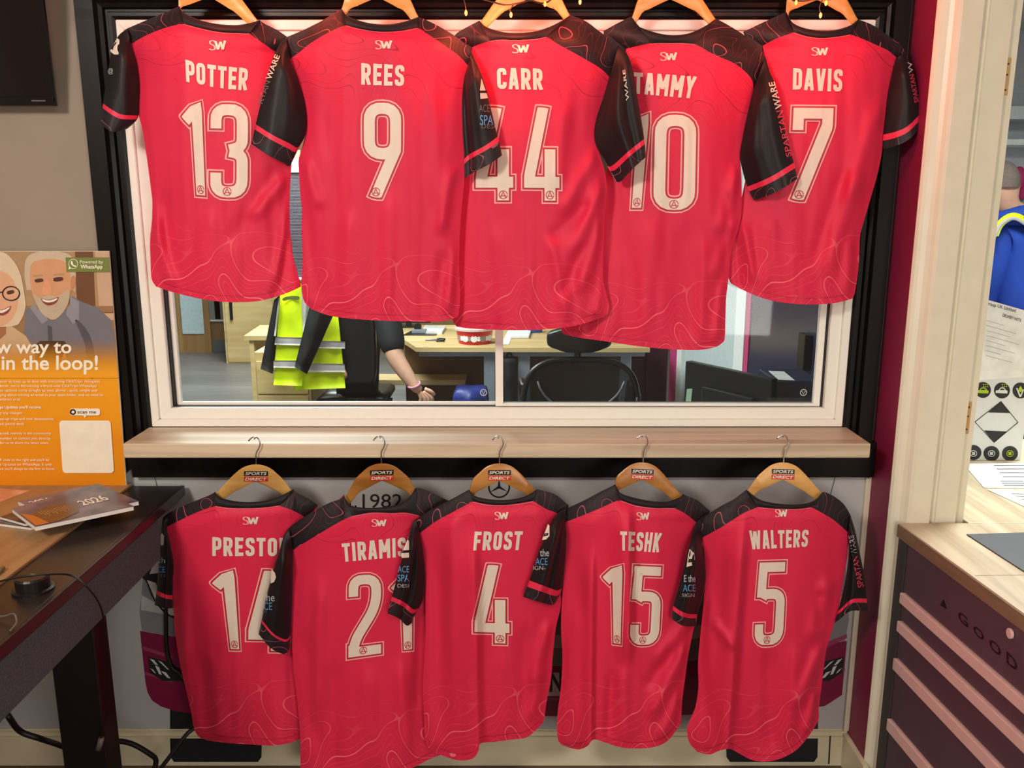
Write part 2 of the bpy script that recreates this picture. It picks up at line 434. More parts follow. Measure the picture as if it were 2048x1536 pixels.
# window: outer frame, two sashes, glass
win = bpy.data.objects.new('window_1', None); col.objects.link(win); struct(win, 'white uPVC sliding office window')
def frame_members(names, x0, x1, z0, z1, wl, wr, wb, wt, y0, y1, m, parent, bev=.002):
    def quadbar(nm, p):   # p: four (x,z)
        bm = bmesh.new()
        a = [bm.verts.new((x, y0, z)) for x, z in p]; c = [bm.verts.new((x, y1, z)) for x, z in p]
        bm.faces.new(a); bm.faces.new(c[::-1])
        for i in range(4): bm.faces.new((a[i], c[i], c[(i + 1) % 4], a[(i + 1) % 4]))
        bmesh.ops.recalc_face_normals(bm, faces=bm.faces)
        bmesh.ops.bevel(bm, geom=list(bm.edges), offset=bev, segments=1, affect='EDGES')
        bm_obj(nm, bm, m, parent)
    X0, X1, Z0, Z1 = x0 + wl, x1 - wr, z0 + wb, z1 - wt
    quadbar(names, [(x0, z0), (X0, Z0), (X0, Z1), (x0, z1)]); quadbar(names, [(x1, z0), (x1, z1), (X1, Z1), (X1, Z0)])
    quadbar(names, [(x0, z0), (x1, z0), (X1, Z0), (X0, Z0)]); quadbar(names, [(x0, z1), (X0, Z1), (X1, Z1), (x1, z1)])
    return X0, X1, Z0, Z1
a = frame_members('outer_frame', WX0, WX1, WZ0, WZ1, .020, .020, .020, .024, 2.246, 2.33, M_upvc, win)
a = frame_members('inner_frame', *a, .032, .030, .030, .03, 2.254, 2.335, M_upvc, win)
a = frame_members('gasket', *a, .004, .006, .0006, .001, 2.27, 2.33, M_gasket, win, .0005)
xm = at(994, 800, 2.285).x
Mgl = glassmat('window_glass')
for nm, (x0, x1), y in (('sash', (a[0], xm + .012), 2.288), ('sash', (xm - .004, a[1]), 2.272)):
    g = frame_members(nm, x0, x1, a[2], a[3], .012 if x0 < -.5 else .021, .016 if x0 < -.5 else .018, .008, .03, y, y + .014, M_upvc, win, .001)
    box('glass_pane', g[0] - .003, g[1] + .003, y + .006, y + .010, g[2] - .003, g[3] + .003, Mgl, win)
M_etch = mat('etched_mark', (190, 200, 202), .6)
for cx, cy, Y in ((967, 785, 2.2935), (1607, 785, 2.2775)):
    bm = bmesh.new(); c = at(cx, cy, Y)
    V, Fc = [], []
    for k in range(24):
        an = 2 * math.pi * k / 24
        for r in (.0075, .0095): V.append(c + Vector((r * math.cos(an), 0, r * math.sin(an))))
    for k in range(24): Fc.append((2 * k, 2 * k + 1, (2 * k + 3) % 48, (2 * k + 2) % 48))
    o = len(V)
    V += [c + Vector(p) for p in ((-.005, 0, .004), (-.003, 0, .004), (.0, 0, -.005), (.003, 0, .004), (.005, 0, .004), (.0, 0, -.0065))]
    Fc += [(o, o + 1, o + 2, o + 5), (o + 5, o + 2, o + 3, o + 4)]
    mesh_obj('glass_mark', V, Fc, M_etch, win)

# window sill shelf
sx0, sx1, sy0 = -.979, .903, 2.083
sill = box('window_sill_shelf', sx0, sx1, sy0, 2.2455, WZ0 - .038, WZ0, M_sill, None, .004)
tag(sill, 'grey oak laminate sill shelf running under the office window', 'shelf')

# skirting
M_skirt = mat('cream_skirting_paint', (226, 216, 186), .4, var=.04, scale=9)
zsk = at(1000, 1462, 2.245).z
bm = bmesh.new(); abox(bm, -2.7, .981, 2.243, YW, 0, zsk - .018); abox(bm, -2.7, .981, 2.249, YW, zsk - .018, zsk - .004); abox(bm, -2.7, .981, 2.254, YW, zsk - .004, zsk)
struct(bm_obj('baseboard_back', bm, M_skirt), 'cream skirting board under the printed panel')

# right: maroon return wall, cream door frame facing the camera
struct(box('wall_right', .983, 1.06, 2.13, YW + .1, 0, 2.75, M_maroon), 'narrow maroon return wall beside the window')
struct(box('baseboard_right', .969, .983, 2.10, 2.25, 0, zsk - .01, M_skirt))
struct(box('trim_5', .969, .9829, YW - .016, YW - .004, zsk, pz1, M_cream), 'thin cream corner bead beside the grey panel')
post = bpy.data.objects.new('door_1', None); col.objects.link(post); struct(post, 'cream gloss door frame of the service hatch')
# architrave profile in plan (x, y), extruded upward
def plan_extrude(name, prof, z0, z1, m, parent):
    n = len(prof); V = [(x, y, z0) for x, y in prof] + [(x, y, z1) for x, y in prof]
    Fc = [(i, (i + 1) % n, n + (i + 1) % n, n + i) for i in range(n)] + [tuple(range(n))[::-1], tuple(range(n, 2 * n))]
    o = mesh_obj(name, V, Fc, m, parent); return o
ARCH = [(.9832, 2.17), (.9832, 2.128), (.988, 2.122), (.996, 2.119), (1.008, 2.117), (1.016, 2.111), (1.022, 2.104), (1.03, 2.100), (1.078, 2.100), (1.082, 2.104), (1.084, 2.112), (1.084, 2.17)]
plan_extrude('architrave', ARCH, 0, 2.75, M_cream, post)
plan_extrude('jamb', [(1.084, 2.2), (1.084, 2.118), (1.096, 2.112), (1.098, 2.108), (1.150, 2.108), (1.150, 2.122), (1.178, 2.122), (1.180, 2.126), (1.180, 2.24), (1.1, 2.24)], .0, 2.75, M_cream, post)
M_raw = wood('raw_pine', (214, 176, 120), (186, 146, 92), 'Z', 20, .7)
M_screw = mat('screw_hole', (60, 44, 30), .6)
for (px, py) in ((1929, 836), (2007, 153)):
    z = at(px, py, 2.12).z
    h = box('hinge_mortice', 1.1512, 1.1655, 2.1205, 2.123, z - .042, z + .042, M_raw, post)
    for dz in (-.03, .004, .028):
        lathe('screw_hole', [(.0022, 0), (.0022, .002)], (0, 0, 0), M_screw, h, 8).matrix_local = __import__('mathutils').Matrix.Translation((1.159, 2.1212, z + dz)) @ __import__('mathutils').Matrix.Rotation(math.pi / 2, 4, 'X')
struct(box('wall_hatch', 1.18, 4.2, 2.14, 2.24, 0, .78, M_wall), 'low wall under the hatch counter')
# far rooms
M_wpanel = wood('office_wood_panel', (156, 118, 74), (128, 92, 56), 'Z', 6, .5)
struct(box('wall_far', -5.2, 2.6, 9.3, 9.4, 0, 2.75, M_wpanel), 'wood-panelled far wall of the office')
struct(box('wall_office_left', -5.2, -5.1, YW + .1, 9.3, 0, 2.75, M_office_wall))
M_navy = mat('navy_glazed_partition', (44, 46, 72), .25, var=.1, scale=2)
struct(box('wall_partition', 1.16, 1.2, 2.4, 4.15, 0, 2.75, M_navy), 'dark navy glazed partition at the right of the office')
M_white = mat('white_paint', (232, 234, 232), .6)
M_pinkp = mat('pink_paint', (196, 60, 118), .5)
struct(box('trim_6', 1.155, 1.205, 4.15, 4.22, 0, 2.75, M_pinkp)); struct(box('trim_7', 1.15, 1.21, 4.22, 4.4, 0, 2.75, M_white))
struct(box('wall_partition_far', 1.16, 1.2, 4.4, 5.7, 0, 2.75, mat('pale_grey_wall', (196, 206, 208), .6)))
struct(box('trim_8', 1.14, 1.21, 5.7, 5.86, 0, 2.75, M_white)); struct(box('trim_9', 1.13, 1.21, 5.86, 6.06, 0, 2.75, M_pinkp))
struct(box('wall_workshop_far', 1.2, 4.2, 6.2, 6.3, 0, 2.75, mat('workshop_wall_paint', (186, 190, 196), .7)), 'pale grey far wall of the workshop')
struct(box('wall_workshop_right', 4.2, 4.3, -1.6, 9.4, 0, 2.75, M_office_wall))

# ================================================================== JERSEYS
RED = (221, 41, 76)
M_body = cloth('jersey_red', RED, (250, 120, 130), mask=(-.20, -.02), scale=6.5, k=30, low=.22, wd=.05, rough=.54, sp=.25)
M_yoke = cloth('jersey_yoke', (33, 25, 30), (172, 76, 90), dark=1, scale=10, k=20, low=.14, rough=.55, sheen=.06, wd=.036, sp=.28)
M_sleeve = mat('jersey_black', (25, 20, 23), .5, sheen=.05, spec=.3, scale=700, var=.1, bump=.1)
M_cuff = cloth('jersey_cuff', (33, 27, 32), (150, 88, 98), dark=1, scale=14, k=14, low=.12, rough=.5, sheen=.1)
M_stripe = mat('jersey_stripe', (232, 44, 80), .5, scale=700, var=.05)
M_collar = mat('jersey_collar', (26, 22, 26), .6, sheen=.08, spec=.3, scale=700, var=.1, bump=.2)
M_print = mat('white_print', (232, 214, 198), .42, var=.02)
M_outl = mat('pale_pink_print', (250, 178, 170), .45, var=.02)
M_inl = mat('red_print', (196, 28, 58), .5, var=.02)
M_blue = mat('blue_print', (96, 158, 214), .5); M_grey = mat('grey_print', (176, 180, 184), .5)
M_dgrey = mat('dim_grey_print', (104, 96, 98), .5)
M_pipe = mat('pink_piping', (232, 96, 108), .5)
M_pinkt = mat('pink_print', (206, 62, 84), .5)

def xy_at(ch, y):
    ys = [p[1] for p in ch]; xs = [p[0] for p in ch]
    return float(np.interp(y, ys, xs))
def resample(pts, n, smooth=True):
    P = cr([(p[0], p[1]) for p in pts], 6) if smooth and len(pts) > 2 else [Vector(p) for p in pts]
    A = np.array([[p[0], p[1]] for p in P]); d = np.r_[0, np.cumsum(np.hypot(*np.diff(A, axis=0).T))]
    t = np.linspace(0, d[-1], n)
    return np.c_[np.interp(t, d, A[:, 0]), np.interp(t, d, A[:, 1])]
def coons(top, bot, left, right, nu, nv, smooth=True):
    T, B = resample(top, nu, smooth), resample(bot, nu, smooth); L, R = resample(left, nv, smooth), resample(right, nv, smooth)
    G = np.zeros((nv, nu, 2))
    for j in range(nv):
        t = j / (nv - 1)
        for i in range(nu):
            s = i / (nu - 1)
            G[j, i] = (1 - t) * T[i] + t * B[i] + (1 - s) * L[j] + s * R[j] - ((1 - s) * (1 - t) * T[0] + s * (1 - t) * T[-1] + (1 - s) * t * B[0] + s * t * B[-1])
    return G
def sm(x): x = max(0.0, min(1.0, x)); return x * x * (3 - 2 * x)

class Jersey:
    def __init__(s, name_, num, label, d):
        s.d = d; s.Ye = d['Y']; s.B = d.get('B', .045); s.seed = d.get('seed', 1)
        s.cx = (d['sl'][-1][0] + d['sr'][0][0]) / 2
        s.root = thing('jersey', label, 'jersey', 'red team jerseys hung on the wall')
        L, R = d['L'], d['R']
        s.L, s.R = ([d['shl'][-1]] + L, [d['shr'][-1]] + R)
        s.topx = [p[0] for p in d['shl'][::-1]] + [p[0] for p in d['shr']]; s.topy = [p[1] for p in d['shl'][::-1]] + [p[1] for p in d['shr']]
        s.hemy = float(np.mean([p[1] for p in d['hem']]))
        s.topm = d['ct'][len(d['ct']) // 2][1]
        s.build(name_, num)
    def depth(s, px, py):
        xl, xr = xy_at(s.L, py), xy_at(s.R, py)
        q = max(0., min(1., (px - xl) / max(1., xr - xl))); e = abs(2 * q - 1)
        p = 1 - e ** 2.6
        f = sm((py - float(np.interp(px, s.topx, s.topy)) + 4) / 60.0)
        tt = max(0., min(1., (py - s.topm) / (s.hemy - s.topm)))
        dd = s.B * (1 - .25 * tt) * p * (.25 + .75 * f) if f < 1 else s.B * (1 - .25 * tt) * p
        em = sm((1 - e) / .12) * f
        fo = .0075 * noise.noise(Vector((px / 46. + s.seed * 7, py / 330., s.seed * 3.1))) * (0.35 + tt)
        fo += .0035 * noise.noise(Vector((px / 20. + s.seed * 17, py / 120., s.seed))) * (0.2 + tt)
        for g in s.d.get('folds', ()):
            x1, y1, x2, y2, wd, am = g[:6]; sharp = g[6] if len(g) > 6 else 0
            vx, vy = x2 - x1, y2 - y1; ln = math.hypot(vx, vy); t = ((px - x1) * vx + (py - y1) * vy) / (ln * ln)
            if t < -.05 or t > 1.05: continue
            ds = ((px - x1) * vy - (py - y1) * vx) / ln
            tp = sm((t + .05) / .25) * (1.0 if g[-1] == 'open' else sm((1.05 - t) / .25))
            ww = wd
            if sharp == 1 and ds > 0: ww = wd * .36
            if sharp == -1 and ds < 0: ww = wd * .36
            fo += am * s.d.get('fs', 1.0) * math.exp(-(ds / ww) ** 2) * tp
        return s.Ye - dd - fo * em
    def P(s, px, py, off=0.0): return at(px, py, s.depth(px, py) - off)
    def grid(s, nm, G, dfun, m, parent, flip=False, uv=True):
        nv, nu, _ = G.shape; V, U, Fc = [], [], []
        for j in range(nv):
            for i in range(nu):
                x, y = G[j, i]; V.append(at(x, y, dfun(x, y, i / (nu - 1), j / (nv - 1)))); U.append(((x - s.cx) / 760., (y - s.hemy) / 760.))
        for j in range(nv - 1):
            for i in range(nu - 1):
                Fc.append((j * nu + i, (j + 1) * nu + i, (j + 1) * nu + i + 1, j * nu + i + 1))
        return mesh_obj(nm, V, Fc, m, parent, True, U)
    def build(s, name_, num):
        d = s.d; dp = lambda x, y, a, b: s.depth(x, y)
        # red back panel: seam left + collar base + seam right along the top
        top = d['sl'] + d['cb'][1:-1] + d['sr']
        s.grid('back_panel', coons(top, d['hem'], d['L'], d['R'], 112, 96), dp, M_body, s.root)
        # hem stitching band
        hem = resample(d['hem'], 60); V, Fc = [], []
        for i, (x, y) in enumerate(hem):
            for dy in (-13.0, -11.6): V.append(s.P(x, y + dy, .0012))
        for i in range(3, 56): Fc.append((2 * i, 2 * i + 1, 2 * i + 3, 2 * i + 2))
        mesh_obj('hem_stitching', V, Fc, M_inl, s.root)
        # shoulder panels
        for seam, sh, inner in ((d['sl'], d['shl'], (d['sl'][-1], d['ct'][0])), (d['sr'], d['shr'], (d['sr'][0], d['ct'][-1]))):
            left = seam is d['sl']
            if left:   # top = shoulder tip -> neck ; bottom = armhole -> collar
                G = coons(sh[::-1], seam, [sh[-1], seam[0]], [sh[0], seam[-1]], 30, 16)
            else:
                G = coons(sh, seam, [sh[0], seam[0]], [sh[-1], seam[-1]], 30, 16)
            s.grid('shoulder_panel', G, dp, M_yoke, s.root)
        # collar band, standing slightly proud with thickness
        ct, cb = resample(d['ct'], 40), resample(d['cb'], 40); n = 40; V, Fc = [], []
        for i in range(n):
            a_ = i / (n - 1); lift = .006 + .004 * math.sin(math.pi * a_)
            y0 = s.depth(*ct[i]); y1 = s.depth(*cb[i])
            for k in range(6):
                t = k / 5; x = ct[i] * (1 - t) + cb[i] * t
                Y = y0 * (1 - t) + y1 * t - lift * (.55 + .75 * math.sin(math.pi * min(1, t * .9 + .12)) * .8) + (.003 if k == 5 else 0)
                V.append(at(x[0], x[1], Y))
            V.append(at(ct[i][0], ct[i][1] + 2, y0 + .004)); V.append(at(ct[i][0] * .3 + cb[i][0] * .7, ct[i][1] * .4 + cb[i][1] * .6, y0 + .006))
        for i in range(n - 1):
            for k in range(5): Fc.append((i * 8 + k, i * 8 + k + 1, (i + 1) * 8 + k + 1, (i + 1) * 8 + k))
            Fc.append((i * 8, (i + 1) * 8, (i + 1) * 8 + 6, i * 8 + 6)); Fc.append((i * 8 + 6, (i + 1) * 8 + 6, (i + 1) * 8 + 7, i * 8 + 7))
        mesh_obj('collar', V, Fc, M_collar, s.root, True)
        # thin piping line under the collar
        V, Fc = [], []
        cb2 = resample(d['cb'], 30)
        for x, y in cb2:
            V.append(s.P(x, y + .5, .0016)); V.append(s.P(x, y + 1.9, .0012))
        for i in range(29): Fc.append((2 * i, 2 * i + 1, 2 * i + 3, 2 * i + 2))
        mesh_obj('piping', V, Fc, M_pipe, s.root)
        # front panel (far side of the shirt), joined at the side seams
        nl, nr = d['ct'][0], d['ct'][-1]; mid = ((nl[0] + nr[0]) / 2, max(nl[1], nr[1]) + 62)
        tp = [d['shl'][-1]] + d['shl'][::-1][1:] + [((nl[0] * .7 + mid[0] * .3), nl[1] + 42), mid, ((nr[0] * .7 + mid[0] * .3), nr[1] + 42)] + d['shr']
        h2 = [(x, y - 7) for x, y in d['hem']]
        Lc = [d['shl'][-1]] + d['L'][1:-1] + [h2[0]]; Rc = [d['shr'][-1]] + d['R'][1:-1] + [h2[-1]]
        def df(x, y, a_, b): return s.Ye + .003 + d.get('FB', .016) * (1 - abs(2 * a_ - 1) ** 2.4) * min(1, b * 6 + .1)
        s.grid('front_panel', coons(tp, h2, Lc, Rc, 40, 40, False), df, M_body, s.root)
        for side in ('slv_l', 'slv_r'):
            if side in d: s.sleeve(d[side], side)
        s.prints(name_, num)
    def sleeve(s, q, side):
        inn, out, cuff = q['in'], q['out'], q['cuff']         # chains top->bottom ; cuff inner->outer
        inn = list(inn); out = list(out)
        top = [inn[0], out[0]]
        G = coons(top, cuff, inn, out, 22, 46)
        fwd = q.get('fwd', .03); bs = q.get('b', .022); y0 = s.Ye + q.get('dy', 0)
        sd = s.seed + (3 if side == 'slv_l' else 9)
        def base(a_, b): return y0 - fwd * sm(a_ * 1.4) * sm(b * 3 + .15) - .004
        def dfr(x, y, a_, b):
            v = base(a_, b) - bs * (math.sin(math.pi * min(1, max(0, a_)))) ** .7 * (.35 + .65 * sm(b * 4))
            v -= .004 * noise.noise(Vector((x / 22. + sd, y / 70., sd))) * math.sin(math.pi * a_)
            for (c, w_, am) in q.get('cr', ()): v -= am * math.exp(-((a_ - c) / w_) ** 2) * sm(b * 2.2)
            return v
        def dbk(x, y, a_, b): return base(a_, b) + .010 * math.sin(math.pi * a_)
        nv, nu, _ = G.shape
        r1, r2 = q.get('st', (.80, .87)); j1, j2 = int(round(r1 * (nv - 1))), int(round(r2 * (nv - 1)))
        def part(nm, ja, jb, m, parent):
            V, U, Fc = [], [], []; k = 0
            for fn in (dfr, dbk):
                for j in range(ja, jb + 1):
                    for i in range(nu):
                        x, y = G[j, i]; V.append(at(x, y, fn(x, y, i / (nu - 1), j / (nv - 1)))); U.append((x / 760., y / 760.))
            nr = jb - ja + 1; o = nr * nu
            for j in range(nr - 1):
                for i in range(nu - 1):
                    a_ = j * nu + i; Fc.append((a_, a_ + nu, a_ + nu + 1, a_ + 1)); b_ = o + a_; Fc.append((b_, b_ + 1, b_ + nu + 1, b_ + nu))
                for i in (0, nu - 1): Fc.append((j * nu + i, o + j * nu + i, o + (j + 1) * nu + i, (j + 1) * nu + i))
            return mesh_obj(nm, V, Fc, m, parent, True, U)
        sl = part('sleeve', 0, j1, M_sleeve, s.root)
        part('stripe', j1, j2, M_stripe, sl); part('cuff', j2, nv - 1, M_cuff, sl)
        A, B, D = [], [], []
        for j in range(nv):
            for i in range(nu): A.append(G[j, i]); D.append(dfr(G[j, i][0], G[j, i][1], i / (nu - 1), j / (nv - 1)))
        A = np.array(A); D = np.array(D)
        def pos(px, py, off=.0016):
            r = np.hypot(A[:, 0] - px, A[:, 1] - py); k = np.argpartition(r, 4)[:4]; w_ = 1 / (r[k] + .3)
            return at(px, py, float((D[k] * w_).sum() / w_.sum()) - off)
        for it in q.get('txt', ()):
            text_px('sleeve_print', it[0], it[1], pos, it[2], sl, it[3] if len(it) > 3 else 0.0, sub=it[4] if len(it) > 4 else None)
        for it in q.get('poly', ()):
            P_ = cr(it[0], 5, True) if len(it) > 2 else [Vector(p) for p in it[0]]
            # grey fan so the shape follows the sleeve
            c = sum(P_, Vector((0, 0))) / len(P_)
            o_ = .0016 if it[1] is not M_sleeve else .0026
            mesh_obj('sleeve_print', [pos(c[0], c[1], o_)] + [pos(p[0], p[1], o_) for p in P_], [(0, i + 1, (i + 1) % len(P_) + 1) for i in range(len(P_))], it[1], sl)
    # ---- prints
    def put(s, nm, geo, q, W, off, m, parent, clampy=None):
        V, Fc = geo; out = []
        for v in V:
            y = v[1]
            xx = v[0]
            if clampy is not None: y = max(-clampy, min(1 + clampy, y)); xx = max(-clampy, min(W + clampy, xx))
            px, py = bil(q, xx / W, y); out.append(s.P(px, py, off))
        return mesh_obj(nm, out, Fc, m, parent)
    def prints(s, name_, num):
        d = s.d
        # name: letters set along the quad
        widths = [LETTERS[c][0] for c in name_]; gap = .10; tot = sum(widths) + gap * (len(name_) - 1); x = 0; V, Fc = [], []
        for c, w_ in zip(name_, widths):
            v, f = glyph_geo(LETTERS[c][1], .185); o = len(V)
            V += [Vector((p[0] + x, max(0, min(1, p[1])))) for p in v]; Fc += [tuple(i + o for i in k) for k in f]; x += w_ + gap
        bow = d.get('bow', 0.0)
        out = []
        for v in V:
            a_ = v[0] / tot; px, py = bil(d['name'], a_, v[1]); py -= bow * 4 * a_ * (1 - a_); out.append(s.P(px, py, .0016))
        mesh_obj('name_print', out, Fc, M_print, s.root)
        for ch, q in zip(num, d['num']):
            W, spec, lg = DIG[ch]
            e = .025
            o = s.put('number_outline', glyph_geo(spec, .174, .0), q, W, .0014, M_outl, s.root, 0.0)
            s.put('number_inline', glyph_geo(spec, .148, -.014), q, W, .0027, M_inl, o, -.014)
            s.put('number_fill', glyph_geo(spec, .112, -.032), q, W, .0041, M_print, o, -.032)
            cx, cy = lg[0], lg[1] + .018; r = .040; asp = 1.0
            ring = [(cx + r * math.cos(t), cy + r * math.sin(t)) for t in np.linspace(.1, 2 * math.pi - .1, 22)]
            g = [('s', ring), ('s', [(cx - r * .75, cy - r * .85), (cx, cy + r * .78), (cx + r * .65, cy - r * .8)]), ('s', [(cx - r * .6, cy - r * .3), (cx + r * .7, cy - r * .25)])]
            s.put('number_logo', glyph_geo(g, .0075), q, W, .0051, M_inl, o)
        # small SW crest under the collar
        q = d['sw']
        gs = [('r', [(.40, .78), (.32, 1.0), (.06, .97), (.05, .66), (.36, .44), (.38, .06), (.14, .0), (.03, .14)], False, .16)]
        gw = [('s', [(.40, .92), (.56, .06)]), ('s', [(.56, .06), (.72, .88)]), ('s', [(.72, .88), (.86, .06)]), ('s', [(.86, .06), (1.0, 1.0)])]
        s.put('crest_print', glyph_geo(gs, .10), q, 1.0, .0016, M_outl, s.root); s.put('crest_print', glyph_geo(gw, .15), q, 1.0, .0018, M_print, s.root)
W_, B_, G_, K_ = M_print, M_blue, M_grey, M_sleeve
J = {}
J['POTTER'] = dict(num='13', label='red jersey numbered 13 at the left end of the upper row', Y=2.15, seed=1, fs=1.25,
  ct=[(359, 12), (366, 24), (394, 38), (430, 47), (472, 50), (503, 45), (519, 40)],
  cb=[(368, 48), (403, 57), (439, 64), (472, 66), (498, 67)],
  sl=[(262, 88), (288, 73), (318, 60), (348, 51), (368, 48)], sr=[(498, 67), (521, 83), (550, 103)],
  shl=[(359, 12), (342, 20), (303, 36), (254, 57)], shr=[(519, 40), (530, 48), (554, 60), (578, 76)],
  L=[(262, 88), (274, 130), (279, 170), (278, 206), (278, 233), (285, 257), (292, 303), (300, 363), (305, 403), (304, 440), (300, 480), (301, 521), (303, 557), (312, 573)],
  R=[(550, 103), (566, 160), (580, 230), (584, 300), (583, 333), (580, 378), (579, 420), (580, 460), (586, 512), (598, 557), (602, 573)],
  hem=[(312, 573), (348, 585), (403, 598), (454, 604), (509, 603), (551, 594), (584, 582), (602, 573)],
  folds=[(300, 420, 350, 590, 14, .012), (330, 380, 345, 560, 12, -.006), (420, 420, 405, 600, 16, .006), (575, 350, 500, 440, 14, .010), (585, 400, 545, 580, 12, .012), (560, 330, 450, 500, 18, -.006), (575, 470, 560, 590, 9, -.007)],
  slv_l=dict(**{'in': [(262, 88), (274, 130), (279, 170), (278, 206), (277, 233), (268, 246), (254, 258)]}, out=[(254, 57), (235, 74), (222, 110), (214, 155), (207, 200), (201, 247)], cuff=[(254, 258), (229, 264), (214, 258), (201, 247)], fwd=.02, st=(.80, .85),
    poly=[([(234, 76), (239, 80), (237, 109), (228, 109), (220, 102)], W_), ([(231, 84), (233, 84), (227, 101), (221, 97)], K_)], txt=[('@', rq(216, 136, 226, 149), G_)]),
  slv_r=dict(**{'in': [(550, 103), (566, 160), (578, 230), (580, 280)], 'out': [(578, 76), (590, 130), (596, 200), (596, 270)], 'cuff': [(580, 280), (596, 270)]}, fwd=-.005, b=.008),
  name=((370, 119), (497, 136), (494, 181), (372, 163)), num_q=1, bow=-3,
  numq=[((354, 195), (409, 198), (416, 398), (371, 394)), ((415, 201), (503, 203), (502, 403), (414, 400))], sw=rq(418, 81, 450, 100))
J['REES'] = dict(num='9', label='red jersey numbered 9, second from the left in the upper row', Y=2.10, seed=2, fs=1.25,
  ct=[(683, 17), (695, 32), (722, 42), (752, 48), (783, 48), (813, 42), (836, 34)],
  cb=[(693, 51), (722, 58), (758, 63), (798, 62), (834, 56)],
  sl=[(580, 118), (601, 103), (622, 86), (652, 68), (674, 57), (693, 51)], sr=[(834, 56), (867, 76), (898, 97), (919, 113), (936, 131)],
  shl=[(683, 17), (674, 24), (643, 42), (607, 60), (571, 75)], shr=[(836, 34), (848, 38), (873, 50), (904, 68), (928, 86), (943, 103)],
  L=[(580, 118), (598, 163), (610, 206), (614, 242), (612, 266), (602, 303), (597, 320), (598, 348), (601, 394), (604, 418), (603, 460), (605, 515), (603, 563), (607, 600), (622, 618)],
  R=[(936, 131), (928, 157), (924, 197), (925, 257), (928, 303), (929, 345), (926, 388), (922, 430), (919, 480), (918, 540), (920, 582), (919, 612), (916, 633)],
  hem=[(622, 618), (662, 632), (722, 639), (783, 642), (843, 643), (889, 642), (916, 633)],
  folds=[(605, 320, 640, 420, 14, .008), (612, 420, 640, 620, 16, -.007), (780, 380, 775, 640, 16, .007), (700, 420, 690, 630, 16, .007), (860, 150, 880, 420, 16, .005), (905, 330, 880, 470, 12, .010), (920, 480, 890, 630, 12, .010), (890, 500, 870, 640, 14, -.006)],
  slv_l=dict(**{'in': [(580, 118), (598, 163), (610, 206), (614, 242), (611, 270), (598, 295), (584, 325)]}, out=[(571, 75), (561, 85), (550, 106), (537, 145), (525, 194), (513, 242), (503, 288)], cuff=[(584, 325), (578, 333), (565, 325), (534, 309), (503, 288)], st=(.825, .865),
    txt=[('WARE', ((531, 157), (550, 108), (560, 112), (542, 160)), W_, .01), ('RTAN', ((516, 205), (530, 160), (541, 163), (525, 208)), M_dgrey, .01)]),
  slv_r=dict(**{'in': [(936, 131), (928, 157), (924, 197), (925, 257), (928, 303), (929, 340), (929, 359)]}, out=[(943, 103), (955, 130), (967, 160), (979, 206), (992, 260), (999, 285), (1004, 311)], cuff=[(929, 359), (941, 348), (976, 330), (1004, 311)], st=(.82, .865), cr=((.16, .06, -.010), (.3, .1, .006)),
    poly=[([(963, 157), (976, 196), (961, 198), (960, 180)], W_), ([(960, 181), (974, 181), (974, 186), (960, 186)], K_)],
    txt=[('ACE', rq(958, 209, 979, 224), M_dgrey), ('SPA', rq(960, 230, 986, 250), B_), ('DESI', rq(963, 248, 990, 257), M_dgrey)]),
  name=((722, 126), (809, 130), (808, 173), (722, 169)),
  numq=[((721, 198), (809, 200), (808, 403), (722, 401))], sw=rq(750, 81, 782, 98))
